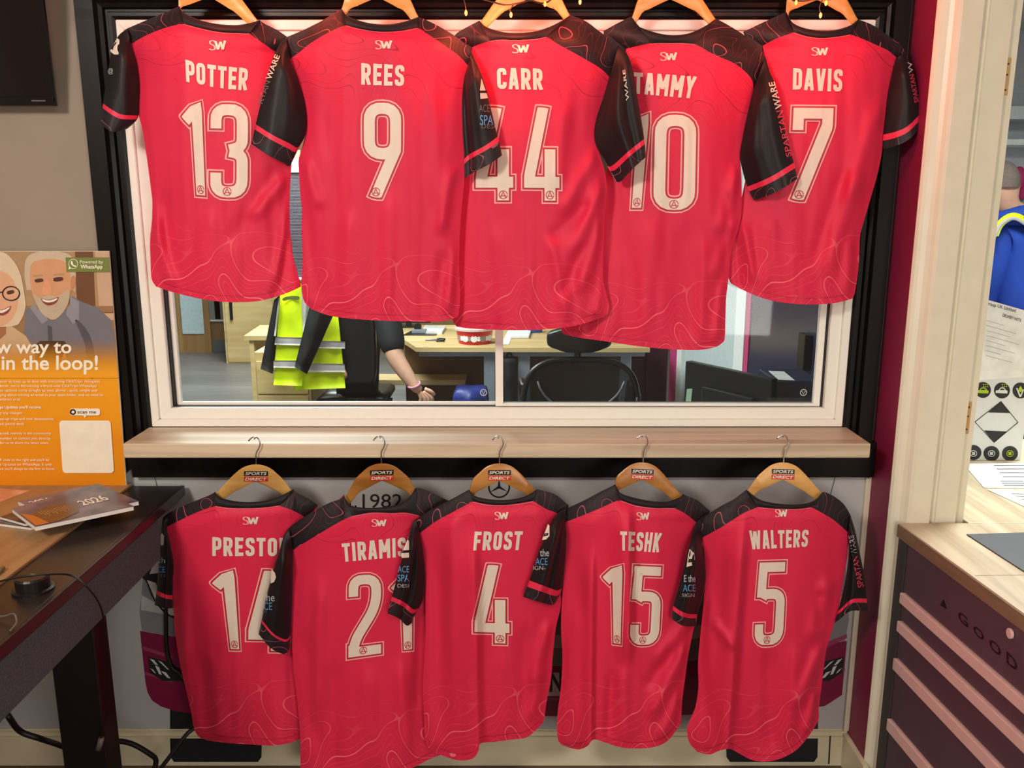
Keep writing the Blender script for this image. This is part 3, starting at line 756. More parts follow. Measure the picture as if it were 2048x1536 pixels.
J['CARR'] = dict(num='44', label='red jersey numbered 44 in the middle of the upper row', Y=2.135, seed=3, fs=1.25,
  ct=[(959, 41), (971, 53), (1001, 63), (1031, 66), (1068, 63), (1098, 54), (1122, 42), (1140, 30)],
  cb=[(980, 82), (1000, 79), (1031, 80), (1068, 78), (1092, 74)],
  sl=[(944, 95), (958, 89), (980, 82)], sr=[(1092, 74), (1115, 88), (1137, 100), (1168, 117), (1201, 137), (1219, 154)],
  shl=[(959, 41), (940, 51), (918, 63), (908, 72)], shr=[(1140, 30), (1171, 42), (1198, 62), (1222, 79), (1237, 91)],
  L=[(944, 95), (934, 160), (926, 260), (923, 340), (920, 420), (915, 500), (910, 570), (906, 620), (905, 640), (913, 653)],
  R=[(1219, 154), (1207, 194), (1195, 236), (1192, 275), (1200, 310), (1210, 345), (1214, 385), (1209, 430), (1208, 476), (1206, 521), (1207, 563), (1217, 606), (1217, 624), (1207, 634)],
  hem=[(913, 653), (941, 657), (1001, 660), (1061, 660), (1122, 656), (1168, 647), (1207, 634)],
  folds=[(1195, 300, 1120, 430, 14, .009), (1210, 360, 1140, 520, 15, .013), (1212, 420, 1160, 590, 13, .014), (1180, 400, 1100, 480, 14, -.008), (1170, 480, 1120, 600, 12, -.008), (1100, 470, 1135, 640, 12, .008), (1213, 540, 1190, 640, 10, .010), (1000, 450, 995, 650, 16, .006), (1130, 200, 1115, 380, 14, .006)],
  slv_r=dict(**{'in': [(1219, 154), (1207, 194), (1193, 236), (1188, 266), (1192, 291), (1207, 318), (1222, 345), (1232, 363)]}, out=[(1237, 91), (1255, 109), (1266, 142), (1274, 188), (1283, 242), (1289, 282), (1292, 314)], cuff=[(1232, 363), (1241, 363), (1264, 339), (1277, 327), (1292, 314)], st=(.84, .885), cr=((.55, .10, .010), (.75, .07, -.012)),
    txt=[('WARE', ((1252, 202), (1245, 140), (1250, 139), (1259, 200)), W_, .01)]),
  slv_l=dict(**{'in': [(944, 95), (934, 160), (928, 240), (930, 300)], 'out': [(908, 72), (915, 110), (918, 200), (922, 290)], 'cuff': [(930, 300), (922, 290)]}, fwd=-.004, b=.004),
  name=((993, 135), (1085, 137), (1086, 180), (994, 178)),
  numq=[((945, 209), (1033, 209), (1033, 407), (945, 407)), ((1042, 208), (1125, 209), (1125, 408), (1042, 407))], sw=rq(1024, 89, 1056, 106))
J['TAMMY'] = dict(num='10', label='red jersey numbered 10, second from the right in the upper row', Y=2.183, B=.04, seed=4, fs=1.25,
  ct=[(1263, 33), (1273, 50), (1304, 63), (1340, 70), (1376, 67), (1407, 54), (1432, 37)],
  cb=[(1300, 87), (1318, 86), (1340, 86), (1364, 86), (1389, 88)],
  sl=[(1251, 98), (1275, 92), (1300, 87)], sr=[(1389, 88), (1428, 109), (1467, 126), (1490, 143), (1504, 160), (1507, 178)],
  shl=[(1263, 33), (1258, 35), (1234, 47), (1207, 62)], shr=[(1432, 37), (1458, 51), (1488, 70), (1513, 91), (1531, 115)],
  L=[(1251, 98), (1240, 160), (1226, 250), (1214, 340), (1198, 430), (1174, 520), (1146, 600), (1123, 652), (1127, 668)],
  R=[(1507, 178), (1496, 224), (1486, 272), (1480, 312), (1483, 354), (1483, 415), (1478, 454), (1467, 485), (1460, 518), (1457, 557), (1452, 597), (1450, 672), (1447, 684)],
  hem=[(1127, 668), (1152, 674), (1213, 683), (1273, 692), (1334, 698), (1395, 700), (1431, 694), (1447, 684)],
  folds=[(1478, 330, 1440, 470, 14, .014), (1475, 430, 1425, 560, 14, .012), (1455, 380, 1450, 540, 10, -.010), (1300, 430, 1290, 690, 20, .008), (1370, 440, 1375, 690, 20, -.007), (1410, 470, 1405, 690, 14, .008), (1450, 560, 1430, 690, 12, .010), (1240, 500, 1230, 680, 16, .005)],
  slv_r=dict(**{'in': [(1507, 178), (1496, 224), (1486, 272), (1480, 312), (1486, 345), (1495, 375), (1508, 401)]}, out=[(1531, 115), (1540, 145), (1548, 162), (1558, 206), (1570, 260), (1582, 306), (1589, 330), (1595, 358)], cuff=[(1508, 401), (1531, 393), (1558, 381), (1595, 358)], st=(.86, .905), cr=((.3, .08, .006), (.6, .1, -.006)), fwd=.04,
    txt=[('SPARTAN', ((1573, 315), (1552, 222), (1566, 219), (1583, 312)), M_pinkt, .012), ('WARE', ((1551, 219), (1537, 165), (1549, 163), (1565, 216)), W_, .012)]),
  slv_l=dict(**{'in': [(1251, 98), (1240, 160), (1232, 240), (1228, 300)], 'out': [(1207, 62), (1210, 110), (1210, 200), (1212, 290)], 'cuff': [(1228, 300), (1212, 290)]}, fwd=-.004, b=.004),
  name=((1268, 144), (1394, 153), (1385, 197), (1268, 187)),
  numq=[((1248, 221), (1306, 221), (1287, 422), (1240, 422)), ((1304, 222), (1400, 224), (1396, 427), (1299, 426))], sw=rq(1320, 105, 1352, 121))
J['DAVIS'] = dict(num='7', label='red jersey numbered 7 at the right end of the upper row', Y=2.20, B=.04, FB=.01, seed=5, fs=1.25,
  ct=[(1572, 23), (1585, 45), (1609, 56), (1640, 61), (1670, 60), (1700, 51), (1716, 39)],
  cb=[(1588, 65), (1616, 73), (1646, 76), (1676, 73), (1700, 69)],
  sl=[(1525, 92), (1549, 79), (1573, 70), (1588, 65)], sr=[(1700, 69), (1728, 79), (1755, 91), (1776, 101), (1793, 115)],
  shl=[(1572, 23), (1567, 26), (1528, 44), (1486, 64)], shr=[(1716, 39), (1734, 45), (1752, 54), (1776, 71), (1800, 88), (1812, 106)],
  L=[(1525, 92), (1532, 130), (1530, 220), (1500, 320), (1482, 400), (1467, 460), (1462, 491), (1458, 530), (1457, 555), (1462, 567)],
  R=[(1793, 115), (1776, 188), (1768, 257), (1764, 303), (1755, 348), (1742, 394), (1730, 435), (1720, 470), (1718, 521), (1715, 551), (1709, 588), (1703, 598)],
  hem=[(1462, 567), (1488, 581), (1528, 597), (1573, 606), (1622, 609), (1670, 606), (1703, 598)],
  folds=[(1760, 200, 1690, 420, 18, .010), (1720, 330, 1650, 560, 18, .012), (1690, 330, 1620, 540, 14, -.007), (1485, 440, 1510, 570, 9, .010), (1470, 470, 1480, 580, 8, -.006), (1700, 470, 1690, 590, 10, .008), (1545, 430, 1530, 590, 16, .006)],
  slv_r=dict(**{'in': [(1793, 115), (1785, 142), (1776, 188), (1772, 227), (1768, 257), (1766, 278), (1766, 298)]}, out=[(1812, 106), (1822, 136), (1834, 176), (1840, 218), (1845, 250)], cuff=[(1766, 298), (1791, 292), (1818, 279), (1845, 250)], st=(.85, .905), fwd=.02,
    txt=[('SPARTAN', ((1829, 206), (1819, 150), (1828, 148), (1838, 204)), M_pinkt, .012), ('W', ((1818, 147), (1815, 124), (1823, 122), (1827, 146)), G_)]),
  slv_l=dict(**{'in': [(1525, 92), (1528, 160), (1520, 240), (1515, 300)], 'out': [(1486, 64), (1505, 110), (1505, 200), (1505, 290)], 'cuff': [(1515, 300), (1505, 290)]}, fwd=-.004, b=.004),
  name=((1586, 136), (1686, 138), (1684, 184), (1585, 179)),
  numq=[((1581, 209), (1674, 210), (1666, 407), (1571, 406))], sw=rq(1623, 95, 1654, 111))
J['PRESTON'] = dict(num='14', label='red jersey numbered 14 at the left end of the lower row', Y=2.122, seed=6, fs=1.5,
  ct=[(430, 983), (439, 994), (469, 1002), (508, 1004), (545, 998), (575, 985), (587, 978)],
  cb=[(431, 1012), (463, 1016), (508, 1016), (535, 1014), (557, 1011)],
  sl=[(333, 1054), (363, 1039), (393, 1025), (431, 1012)], sr=[(557, 1011), (581, 1019), (601, 1029), (612, 1036)],
  shl=[(430, 983), (424, 988), (393, 1001), (363, 1013), (339, 1025)], shr=[(587, 978), (592, 985), (616, 997), (636, 1010)],
  L=[(333, 1054), (340, 1082), (347, 1127), (346, 1160), (347, 1210), (350, 1260), (356, 1305), (363, 1343), (375, 1392), (383, 1428), (388, 1456), (397, 1473), (415, 1481)],
  R=[(612, 1036), (602, 1080), (592, 1150), (588, 1250), (592, 1350), (598, 1420), (601, 1478)],
  hem=[(415, 1481), (454, 1486), (500, 1489), (545, 1491), (575, 1487), (601, 1478)],
  folds=[(365, 1100, 370, 1340, 14, .006), (430, 1300, 440, 1485, 16, .006), (520, 1280, 525, 1488, 16, -.005), (400, 1310, 420, 1480, 14, -.005)],
  slv_l=dict(**{'in': [(333, 1054), (340, 1082), (348, 1127), (346, 1163), (346, 1216)]}, out=[(339, 1025), (328, 1033), (324, 1045), (319, 1103), (315, 1163), (309, 1210)], cuff=[(346, 1216), (330, 1217), (309, 1210)], st=(.85, .895), fwd=.01, cr=((.55, .08, -.012),),
    poly=[([(324, 1066), (328, 1072), (327, 1090), (321, 1091), (321, 1070)], W_)], txt=[('th', rq(316, 1115, 330, 1126), G_), ('CE', rq(316, 1133, 330, 1145), B_), ('GN', rq(315, 1148, 329, 1154), M_dgrey)]),
  name=((424, 1074), (578, 1076), (578, 1113), (424, 1112)),
  numq=[((412, 1134), (475, 1135), (484, 1304), (440, 1303)), ((492, 1136), (582, 1136), (582, 1308), (489, 1306))], sw=rq(485, 1034, 515, 1049))
J['TIRAMISU'] = dict(num='21', label='red jersey numbered 21, second from the left in the lower row, hanging lowest', Y=2.095, seed=7, fs=1.5,
  ct=[(687, 988), (695, 1009), (722, 1015), (758, 1015), (795, 1009), (819, 994), (831, 976)],
  cb=[(704, 1032), (743, 1025), (783, 1026), (810, 1025), (835, 1030)],
  sl=[(586, 1100), (610, 1085), (646, 1063), (677, 1045), (704, 1032)], sr=[(835, 1030), (850, 1036), (866, 1044)],
  shl=[(687, 988), (683, 997), (658, 1006), (625, 1024), (595, 1042), (577, 1057)], shr=[(831, 976), (840, 976), (861, 984), (883, 995), (901, 1003)],
  L=[(586, 1100), (586, 1133), (584, 1193), (583, 1253), (586, 1328), (593, 1389), (599, 1449), (601, 1495), (601, 1536), (606, 1550)],
  R=[(866, 1044), (864, 1150), (860, 1250), (856, 1350), (862, 1430), (878, 1490), (884, 1509)],
  hem=[(606, 1550), (640, 1560), (700, 1566), (760, 1560), (822, 1537), (858, 1519), (884, 1509)],
  folds=[(640, 1150, 632, 1450, 16, .010), (672, 1320, 665, 1560, 18, -.007), (610, 1260, 630, 1500, 14, -.006), (735, 1330, 745, 1550, 20, .006), (800, 1320, 815, 1520, 16, .007), (840, 1250, 835, 1420, 12, -.006)],
  slv_l=dict(**{'in': [(586, 1100), (586, 1133), (585, 1193), (583, 1250), (580, 1296)]}, out=[(577, 1057), (568, 1072), (560, 1097), (549, 1128), (541, 1160), (531, 1200), (524, 1236), (517, 1268)], cuff=[(580, 1296), (572, 1307), (560, 1306), (540, 1295), (517, 1268)], st=(.86, .9),
    poly=[([(543, 1138), (550, 1146), (552, 1155), (548, 1164), (541, 1167)], W_)], txt=[('he', rq(533, 1187, 549, 1203), G_), ('CE', rq(528, 1205, 544, 1220), B_), ('N', rq(526, 1220, 533, 1226), M_dgrey)]),
  slv_r=dict(**{'in': [(866, 1044), (864, 1100), (860, 1180), (856, 1230)], 'out': [(901, 1003), (890, 1060), (880, 1150), (870, 1230)], 'cuff': [(856, 1230), (870, 1230)]}, fwd=-.004, b=.004),
  name=((683, 1087), (833, 1072), (833, 1111), (686, 1124)), bow=0,
  numq=[((692, 1146), (768, 1142), (769, 1311), (691, 1322)), ((773, 1146), (831, 1140), (829, 1303), (787, 1307))], sw=rq(743, 1039, 771, 1053))
J['FROST'] = dict(num='4', label='red jersey numbered 4 in the middle of the lower row, with a deep fold', Y=2.065, seed=8, fs=1.15,
  ct=[(939, 979), (948, 991), (976, 998), (1010, 1000), (1043, 995), (1063, 986), (1073, 979)],
  cb=[(946, 1003), (976, 1009), (1010, 1010), (1043, 1006), (1066, 1002)],
  sl=[(840, 1066), (873, 1042), (904, 1025), (928, 1012), (946, 1003)], sr=[(1066, 1002), (1092, 1018), (1113, 1026), (1128, 1038)],
  shl=[(939, 979), (931, 983), (898, 1001), (858, 1022), (831, 1039)], shr=[(1073, 979), (1080, 980), (1110, 989), (1137, 1010)],
  L=[(840, 1066), (846, 1097), (851, 1148), (851, 1192), (851, 1253), (849, 1313), (846, 1374), (848, 1434), (852, 1486), (867, 1504)],
  R=[(1128, 1038), (1120, 1100), (1118, 1160), (1122, 1207), (1111, 1259), (1106, 1307), (1102, 1358), (1093, 1404), (1089, 1434), (1085, 1448)],
  hem=[(867, 1504), (898, 1516), (922, 1521), (946, 1517), (957, 1502), (961, 1487), (988, 1484), (1025, 1479), (1055, 1474), (1085, 1448)],
  folds=[(945, 1060, 955, 1530, 36, .026, 1, 'open'), (880, 1100, 880, 1480, 16, -.012), (905, 1020, 900, 1320, 12, .008), (1050, 1250, 1045, 1440, 14, -.007), (1100, 1240, 1060, 1380, 12, .012), (1085, 1330, 1060, 1440, 10, .008), (1000, 1300, 1010, 1480, 16, .005)],
  slv_l=dict(**{'in': [(840, 1066), (846, 1097), (851, 1148), (848, 1193), (834, 1224), (827, 1236), (824, 1246)]}, out=[(831, 1039), (825, 1047), (816, 1078), (807, 1109), (798, 1139), (789, 1175), (780, 1206), (775, 1227)], cuff=[(824, 1246), (813, 1251), (798, 1237), (775, 1227)], st=(.83, .875), cr=((.5, .1, -.014), (.72, .12, .008)),
    poly=[([(815, 1079), (818, 1082), (818, 1115), (804, 1116), (802, 1110)], W_), ([(806, 1101), (818, 1100), (818, 1105), (804, 1106)], K_)], txt=[('ACE', rq(796, 1132, 818, 1145), B_), ('SPA', rq(795, 1149, 819, 1163), B_, .015), ('DESI', rq(795, 1168, 818, 1175), G_)]),
  slv_r=dict(**{'in': [(1128, 1038), (1122, 1090), (1122, 1130), (1118, 1160)], 'out': [(1137, 1010), (1130, 1080), (1128, 1130), (1124, 1158)], 'cuff': [(1118, 1160), (1124, 1158)]}, fwd=-.004, b=.003),
  name=((949, 1063), (1046, 1062), (1042, 1100), (946, 1101)),
  numq=[((943, 1125), (1025, 1124), (1025, 1293), (943, 1290))], sw=rq(989, 1024, 1015, 1039))
J['TESHK'] = dict(num='15', label='red jersey numbered 15, second from the right in the lower row', Y=2.062, seed=9, fs=1.5,
  ct=[(1231, 968), (1240, 985), (1267, 995), (1304, 1002), (1334, 1003), (1358, 995), (1366, 988)],
  cb=[(1242, 1001), (1273, 1011), (1310, 1016), (1330, 1016), (1349, 1016)],
  sl=[(1131, 1044), (1168, 1030), (1201, 1016), (1228, 1004), (1242, 1001)], sr=[(1349, 1016), (1370, 1027), (1392, 1044)],
  shl=[(1231, 968), (1222, 973), (1198, 985), (1168, 1001), (1131, 1018)], shr=[(1366, 988), (1372, 991), (1395, 1001), (1420, 1022)],
  L=[(1131, 1044), (1133, 1072), (1131, 1118), (1125, 1185), (1122, 1253), (1125, 1313), (1122, 1374), (1116, 1419), (1114, 1464), (1119, 1486), (1137, 1495)],
  R=[(1392, 1044), (1388, 1100), (1386, 1180), (1390, 1240), (1385, 1268), (1376, 1313), (1370, 1358), (1364, 1404), (1363, 1428), (1361, 1449)],
  hem=[(1137, 1495), (1158, 1499), (1175, 1492), (1188, 1479), (1213, 1486), (1243, 1495), (1279, 1497), (1313, 1493), (1337, 1480), (1361, 1449)],
  folds=[(1256, 1010, 1258, 1330, 26, .020, 1), (1185, 1100, 1180, 1500, 18, .016, 1, 'open'), (1150, 1200, 1150, 1480, 14, .007), (1385, 1230, 1310, 1330, 14, .010), (1380, 1280, 1300, 1440, 14, .013), (1350, 1290, 1290, 1380, 12, -.008), (1365, 1380, 1320, 1480, 12, .010), (1245, 1330, 1250, 1490, 16, .006), (1225, 1340, 1215, 1480, 10, -.006)],
  slv_l=dict(**{'in': [(1131, 1044), (1133, 1072), (1131, 1118), (1127, 1157), (1122, 1184), (1113, 1203)]}, out=[(1131, 1018), (1119, 1024), (1104, 1042), (1092, 1072), (1080, 1097), (1068, 1133), (1056, 1166), (1046, 1194)], cuff=[(1113, 1203), (1104, 1210), (1086, 1206), (1046, 1194)], st=(.83, .88), fwd=.045, cr=((.42, .08, -.012), (.62, .1, .006)),
    poly=[([(1096, 1048), (1099, 1052), (1099, 1072), (1092, 1079), (1084, 1080)], W_), ([(1089, 1067), (1097, 1066), (1096, 1071), (1087, 1073)], K_)], txt=[('the', rq(1080, 1098, 1098, 1113), G_, .015), ('ACE', rq(1071, 1116, 1095, 1130), B_), ('IGN-', rq(1066, 1132, 1091, 1140), G_)]),
  slv_r=dict(**{'in': [(1392, 1044), (1390, 1100), (1388, 1150), (1388, 1200)], 'out': [(1420, 1022), (1405, 1080), (1400, 1140), (1398, 1195)], 'cuff': [(1388, 1200), (1398, 1195)]}, fwd=-.004, b=.003),
  name=((1240, 1062), (1325, 1066), (1318, 1105), (1241, 1101)),
  numq=[((1197, 1122), (1252, 1126), (1245, 1294), (1209, 1289)), ((1260, 1126), (1331, 1129), (1322, 1295), (1254, 1295))], sw=rq(1273, 1025, 1297, 1040))
J['WALTERS'] = dict(num='5', label='red jersey numbered 5 at the right end of the lower row', Y=2.06, seed=10, fs=1.5,
  ct=[(1493, 979), (1507, 991), (1525, 1001), (1555, 1007), (1585, 1009), (1615, 1006), (1634, 997), (1644, 985)],
  cb=[(1516, 1014), (1549, 1017), (1585, 1018), (1605, 1017), (1622, 1014)],
  sl=[(1405, 1075), (1440, 1056), (1462, 1042), (1488, 1026), (1516, 1014)], sr=[(1622, 1014), (1646, 1027), (1670, 1042), (1696, 1065)],
  shl=[(1493, 979), (1470, 997), (1440, 1013), (1410, 1033), (1392, 1048)], shr=[(1644, 985), (1650, 984), (1670, 994), (1688, 1009), (1701, 1030)],
  L=[(1405, 1075), (1408, 1100), (1411, 1140), (1407, 1207), (1401, 1268), (1396, 1328), (1397, 1374), (1391, 1413), (1380, 1440), (1374, 1459), (1379, 1486), (1395, 1504)],
  R=[(1696, 1065), (1695, 1110), (1687, 1156), (1679, 1207), (1665, 1259), (1652, 1301), (1645, 1358), (1640, 1398), (1637, 1422), (1638, 1434), (1634, 1447)],
  hem=[(1395, 1504), (1419, 1509), (1440, 1501), (1460, 1498), (1480, 1508), (1504, 1520), (1534, 1523), (1564, 1516), (1594, 1499), (1619, 1470), (1634, 1447)],
  folds=[(1487, 1040, 1452, 1500, 30, .022, 1, 'open'), (1425, 1240, 1470, 1300, 10, .008), (1420, 1180, 1430, 1440, 14, .006), (1535, 1300, 1540, 1510, 18, -.008), (1600, 1280, 1570, 1500, 18, .008), (1660, 1150, 1620, 1290, 16, .010), (1645, 1290, 1590, 1420, 14, .012), (1635, 1380, 1610, 1470, 10, .009), (1640, 1180, 1640, 1260, 10, -.007)],
  slv_l=dict(**{'in': [(1405, 1075), (1404, 1090), (1411, 1133), (1411, 1163), (1404, 1200), (1396, 1224), (1392, 1252)]}, out=[(1392, 1048), (1388, 1056), (1381, 1082), (1373, 1108), (1364, 1148), (1353, 1187), (1345, 1215), (1343, 1237)], cuff=[(1392, 1252), (1375, 1253), (1358, 1248), (1343, 1237)], st=(.86, .905), fwd=.045, cr=((.55, .1, .006), (.75, .06, -.008)),
    poly=[([(1379, 1098), (1388, 1106), (1390, 1118), (1384, 1131), (1373, 1134), (1376, 1112)], W_), ([(1378, 1118), (1384, 1118), (1384, 1124), (1376, 1125)], K_)], txt=[('E the', rq(1368, 1150, 1391, 1164), G_, .015), ('ACE', rq(1366, 1169, 1391, 1183), B_), ('SIGN', rq(1364, 1187, 1389, 1194), G_)]),
  slv_r=dict(**{'in': [(1696, 1065), (1697, 1103), (1693, 1148), (1685, 1187), (1675, 1224), (1669, 1246)]}, out=[(1701, 1030), (1710, 1060), (1719, 1103), (1728, 1148), (1733, 1194), (1736, 1223)], cuff=[(1669, 1246), (1679, 1239), (1702, 1222), (1736, 1223)], st=(.87, .91), fwd=.0, cr=((.35, .1, -.012),),
    txt=[('SPARTAN', ((1716, 1176), (1705, 1114), (1715, 1112), (1728, 1173)), M_pinkt, .012), ('WARE', ((1704, 1111), (1697, 1072), (1707, 1070), (1715, 1109)), G_, .012)]),
  name=((1498, 1061), (1618, 1059), (1615, 1094), (1502, 1099)),
  numq=[((1511, 1120), (1579, 1118), (1570, 1294), (1503, 1297))], sw=rq(1550, 1019, 1573, 1034))
for k_, d_ in J.items():
    nm_ = d_['num']; d_['num'] = d_.pop('numq'); Jersey(k_, nm_, d_['label'], d_)

# ================================================================== HANGERS
M_hang = wood('hanger_beech', (226, 176, 102), (204, 146, 74), 'X', 10, .35, 6)
M_hang2 = wood('hanger_oak', (196, 138, 70), (156, 98, 42), 'X', 9, .3, 5)
M_chrome = mat('hook_steel', (196, 196, 198), .22, 1.0)
M_lab_k = mat('label_black', (22, 20, 22), .5); M_lab_r = mat('label_red', (206, 52, 34), .5); M_lab_w = mat('label_white', (238, 230, 218), .5)
UP = [(-168, 106), (-140, 88), (-110, 70), (-82, 53), (-58, 34), (-43, 19), (-28, 7), (-12, 1), (0, 0), (12, 1), (28, 7), (43, 19), (58, 34), (82, 53), (110, 70), (140, 88), (168, 106)]
LO = [(-160, 116), (-130, 100), (-100, 84), (-70, 67), (-45, 54), (-25, 45), (-10, 39), (-4, 36), (0, 35), (4, 36), (10, 39), (25, 45), (45, 54), (70, 67), (100, 84), (130, 100), (160, 116)]
def chain_at(ch, f):
    A = np.array(ch, float); d = np.r_[0, np.cumsum(np.hypot(*np.diff(A, axis=0).T))]; t = f * d[-1]
    return float(np.interp(t, d, A[:, 0])), float(np.interp(t, d, A[:, 1]))
def hanger(c, jd, ytop, sx, sy, rot, m, label, hook=True, logo=True):
    root = thing('coat_hanger', label, 'hanger', 'wooden hangers holding the jerseys')
    Yh = jd['Y'] + .006
    cs, sn = math.cos(rot), math.sin(rot)
    def px(p): x, y = p[0] * sx, p[1] * sy; return c[0] + x * cs - y * sn, c[1] + x * sn + y * cs
    def ipx(q): x, y = q[0] - c[0], q[1] - c[1]; return ((x * cs + y * sn) / sx, (-x * sn + y * cs) / sy)
    # arms pass under the shoulders of the jersey they hold
    gu = [(-56, 32), (-43, 19), (-28, 7), (-12, 1), (0, 0), (12, 1), (28, 7), (43, 19), (56, 32)]; gl = [(-50, 59), (-36, 51.5), (-20, 43.5), (-6, 37), (0, 35), (6, 37), (20, 43.5), (36, 51.5), (50, 59)]
    fr = (.5, .36, .2, .06)
    lu = [ipx((chain_at(jd['shl'], f)[0] + (3 if f < .1 else 0), chain_at(jd['shl'], f)[1] + (4 if f < .1 else 10))) for f in fr]
    ll = [ipx((chain_at(jd['shl'], f)[0] + 6, chain_at(jd['shl'], f)[1] + (21 if f > .6 else 25))) for f in fr]
    ru = [ipx((chain_at(jd['shr'], f)[0] - (3 if f < .1 else 0), chain_at(jd['shr'], f)[1] + (4 if f < .1 else 10))) for f in fr[::-1]]
    rl = [ipx((chain_at(jd['shr'], f)[0] - 6, chain_at(jd['shr'], f)[1] + (21 if f > .6 else 25))) for f in fr[::-1]]
    UP = [tuple(p) for p in cr(lu + gu + ru, 3)]; LO = [tuple(p) for p in cr(ll + gl + rl, 3)]
    def Yd(p): return ytop + (Yh - ytop) * max(0, min(1, (p[1] + 10) / 70.))
    V, Fc = [], []
    n = len(UP); th = .006
    rows = [(UP, -.6, 0), (UP, -1, .12), (LO, -1, .12), (LO, -.6, 0), (LO, .6, 0), (LO, 1, .12), (UP, 1, .12), (UP, .6, 0)]
    for i in range(n):
        u, l = Vector(UP[i]), Vector(LO[i])
        for (src, sd, ins) in rows:
            p = (u.lerp(l, ins) if src is UP else l.lerp(u, ins)); q = px(p); V.append(at(q[0], q[1], Yd(p) + th * sd))
    for i in range(n - 1):
        for k in range(8): Fc.append((i * 8 + k, i * 8 + (k + 1) % 8, (i + 1) * 8 + (k + 1) % 8, (i + 1) * 8 + k))
    Fc.append(tuple(range(8))); Fc.append(tuple(range((n - 1) * 8, n * 8))[::-1])
    o = mesh_obj('arms', V, Fc, m, root, True)
    o.data.set_sharp_from_angle(angle=math.radians(40))
    if hook:
        hp = [(0, 3), (0, -12), (1, -24), (5, -31), (8, -39), (7, -47), (3, -53), (-3, -55), (-9, -53), (-14, -48)]
        pts = [at(*px(p), Yd(p)) for p in hp]
        tube('hook', pts, .0017, M_chrome, root, 8, 5)
        e = at(*px(hp[-1]), Yd(hp[-1])); lathe('hook_tip', [(.0008, -.0022), (.0024, -.001), (.0024, .001), (.0008, .0022)], e, M_chrome, root, 10)
    if logo:
        for (ya, yb, mm, tx) in ((13.5, 23, M_lab_k, 'SPORTS'), (24.5, 34, M_lab_r, 'DIRECT')):
            q = [(-24, ya), (24, ya), (24, yb), (-24, yb)]
            Y = lambda p: Yd(p) - th - .0008
            lb = mesh_obj('label', [at(*px(p), Y(p)) for p in q], [(0, 1, 2, 3)], mm, root)
            text_px('label_lettering', tx, [px(p) for p in ((-20, ya + 1.8), (22, ya + 1.8), (20, yb - 1.8), (-22, yb - 1.8))], lambda x, y: at(x, y, Yd(ipx((x, y))) - th - .0018), M_lab_w, lb, .02)
    return root
HB = [((512, 929), 'PRESTON', 1.0, 1.0, 0.0, M_hang, 'pale wooden hanger holding jersey 14 under the sill'),
      ((763, 927), 'TIRAMISU', .98, 1.0, -.03, M_hang2, 'dark-grained wooden hanger holding jersey number 21'),
      ((999, 927), 'FROST', .95, 1.0, .0, M_hang2, 'knotty wooden hanger holding jersey number 4'),
      ((1286, 925), 'TESHK', .93, 1.0, .05, M_hang2, 'tilted brown wooden hanger holding jersey number 15'),
      ((1567, 925), 'WALTERS', .95, 1.0, .03, M_hang, 'pale wooden hanger holding jersey 5 at the right end under the sill')]
M_pin = mat('pin_steel', (150, 150, 152), .35, .9)
for c, k_, sx, sy, ro, m_, lb in HB:
    hanger(c, J[k_], 2.074, sx, sy, ro, m_, lb)
    e = at(c[0] - 2, c[1] - 50, 2.076)
    tube('hanging_pin', [(e.x, 2.0705, e.z + .003), (e.x, 2.0835, e.z + .003)], .0016, M_pin, sill, 8, 0)
HT = [((424, -44), 'POTTER', 1.12, 1.12, .10, 'wooden hanger at the top left holding jersey 13'), ((757, -44), 'REES', 1.12, 1.12, .04, 'wooden hanger holding jersey 9 in the upper row'),
      ((1055, -42), 'CARR', 1.12, 1.14, -.05, 'wooden hanger holding jersey 44, crossed by the fairy lights'), ((1340, -40), 'TAMMY', 1.12, 1.12, .0, 'level wooden hanger holding jersey 10 in the upper row'),
      ((1637, -38), 'DAVIS', 1.08, 1.10, .06, 'wooden hanger at the top right holding jersey 7')]
for c, k_, sx, sy, ro, lb in HT:
    hanger(c, J[k_], J[k_]['Y'], sx, sy, ro, M_hang, lb, True, True)
    e = at(c[0] - 2, c[1] - 56, J[k_]['Y'])
    pn = tube('picture_pin', [(e.x, J[k_]['Y'] - .01, e.z + .004), (e.x, YW, e.z + .004)], .0018, M_pin, None, 8, 0); struct(pn)
# ================================================================== MURAL on the lower panel (flat print)
mural = thing('van_mural', 'printed grey and maroon van with lettering on the lower wall panel', 'mural')
MY = YW - .0045
def mp(n, pts, m, layer=1, smooth=0, Y=None):
    yy = (MY if Y is None else Y) - .0003 * layer
    return flat(n, pts, lambda x, y: yy, m, mural, smooth)
M_vs = mat('van_silver_print', (132, 133, 136), .5, var=.05, scale=5); M_vs2 = mat('van_silver_light', (186, 187, 188), .5); M_vd = mat('van_dark_print', (30, 30, 36), .5)
M_vm = mat('van_maroon_print', (128, 22, 66), .45, var=.06, scale=5); M_vm2 = mat('van_maroon_light', (156, 60, 100), .45); M_vw = mat('van_white_print', (214, 214, 210), .5)
M_line = mat('panel_line_print', (92, 92, 96), .5)
mp('silver_bonnet', [(288, 1140), (300, 1108), (420, 1060), (1600, 1060), (1690, 1108), (1698, 1240), (1690, 1282), (1300, 1330), (700, 1330), (284, 1262), (279, 1225)], M_vs, 1)
mp('bonnet_highlight', [(283, 1190), (310, 1205), (700, 1270), (1300, 1270), (1700, 1190), (1699, 1215), (1300, 1296), (700, 1296), (282, 1220)], M_vs2, 2)
mp('headlight', [(284, 1152), (296, 1128), (320, 1112), (400, 1100), (400, 1250), (346, 1236), (325, 1222), (305, 1196), (292, 1164)], M_vd, 2, 4)
mp('headlight_lens', [(299, 1148), (306, 1130), (318, 1120), (330, 1130), (318, 1146)], M_vw, 3)
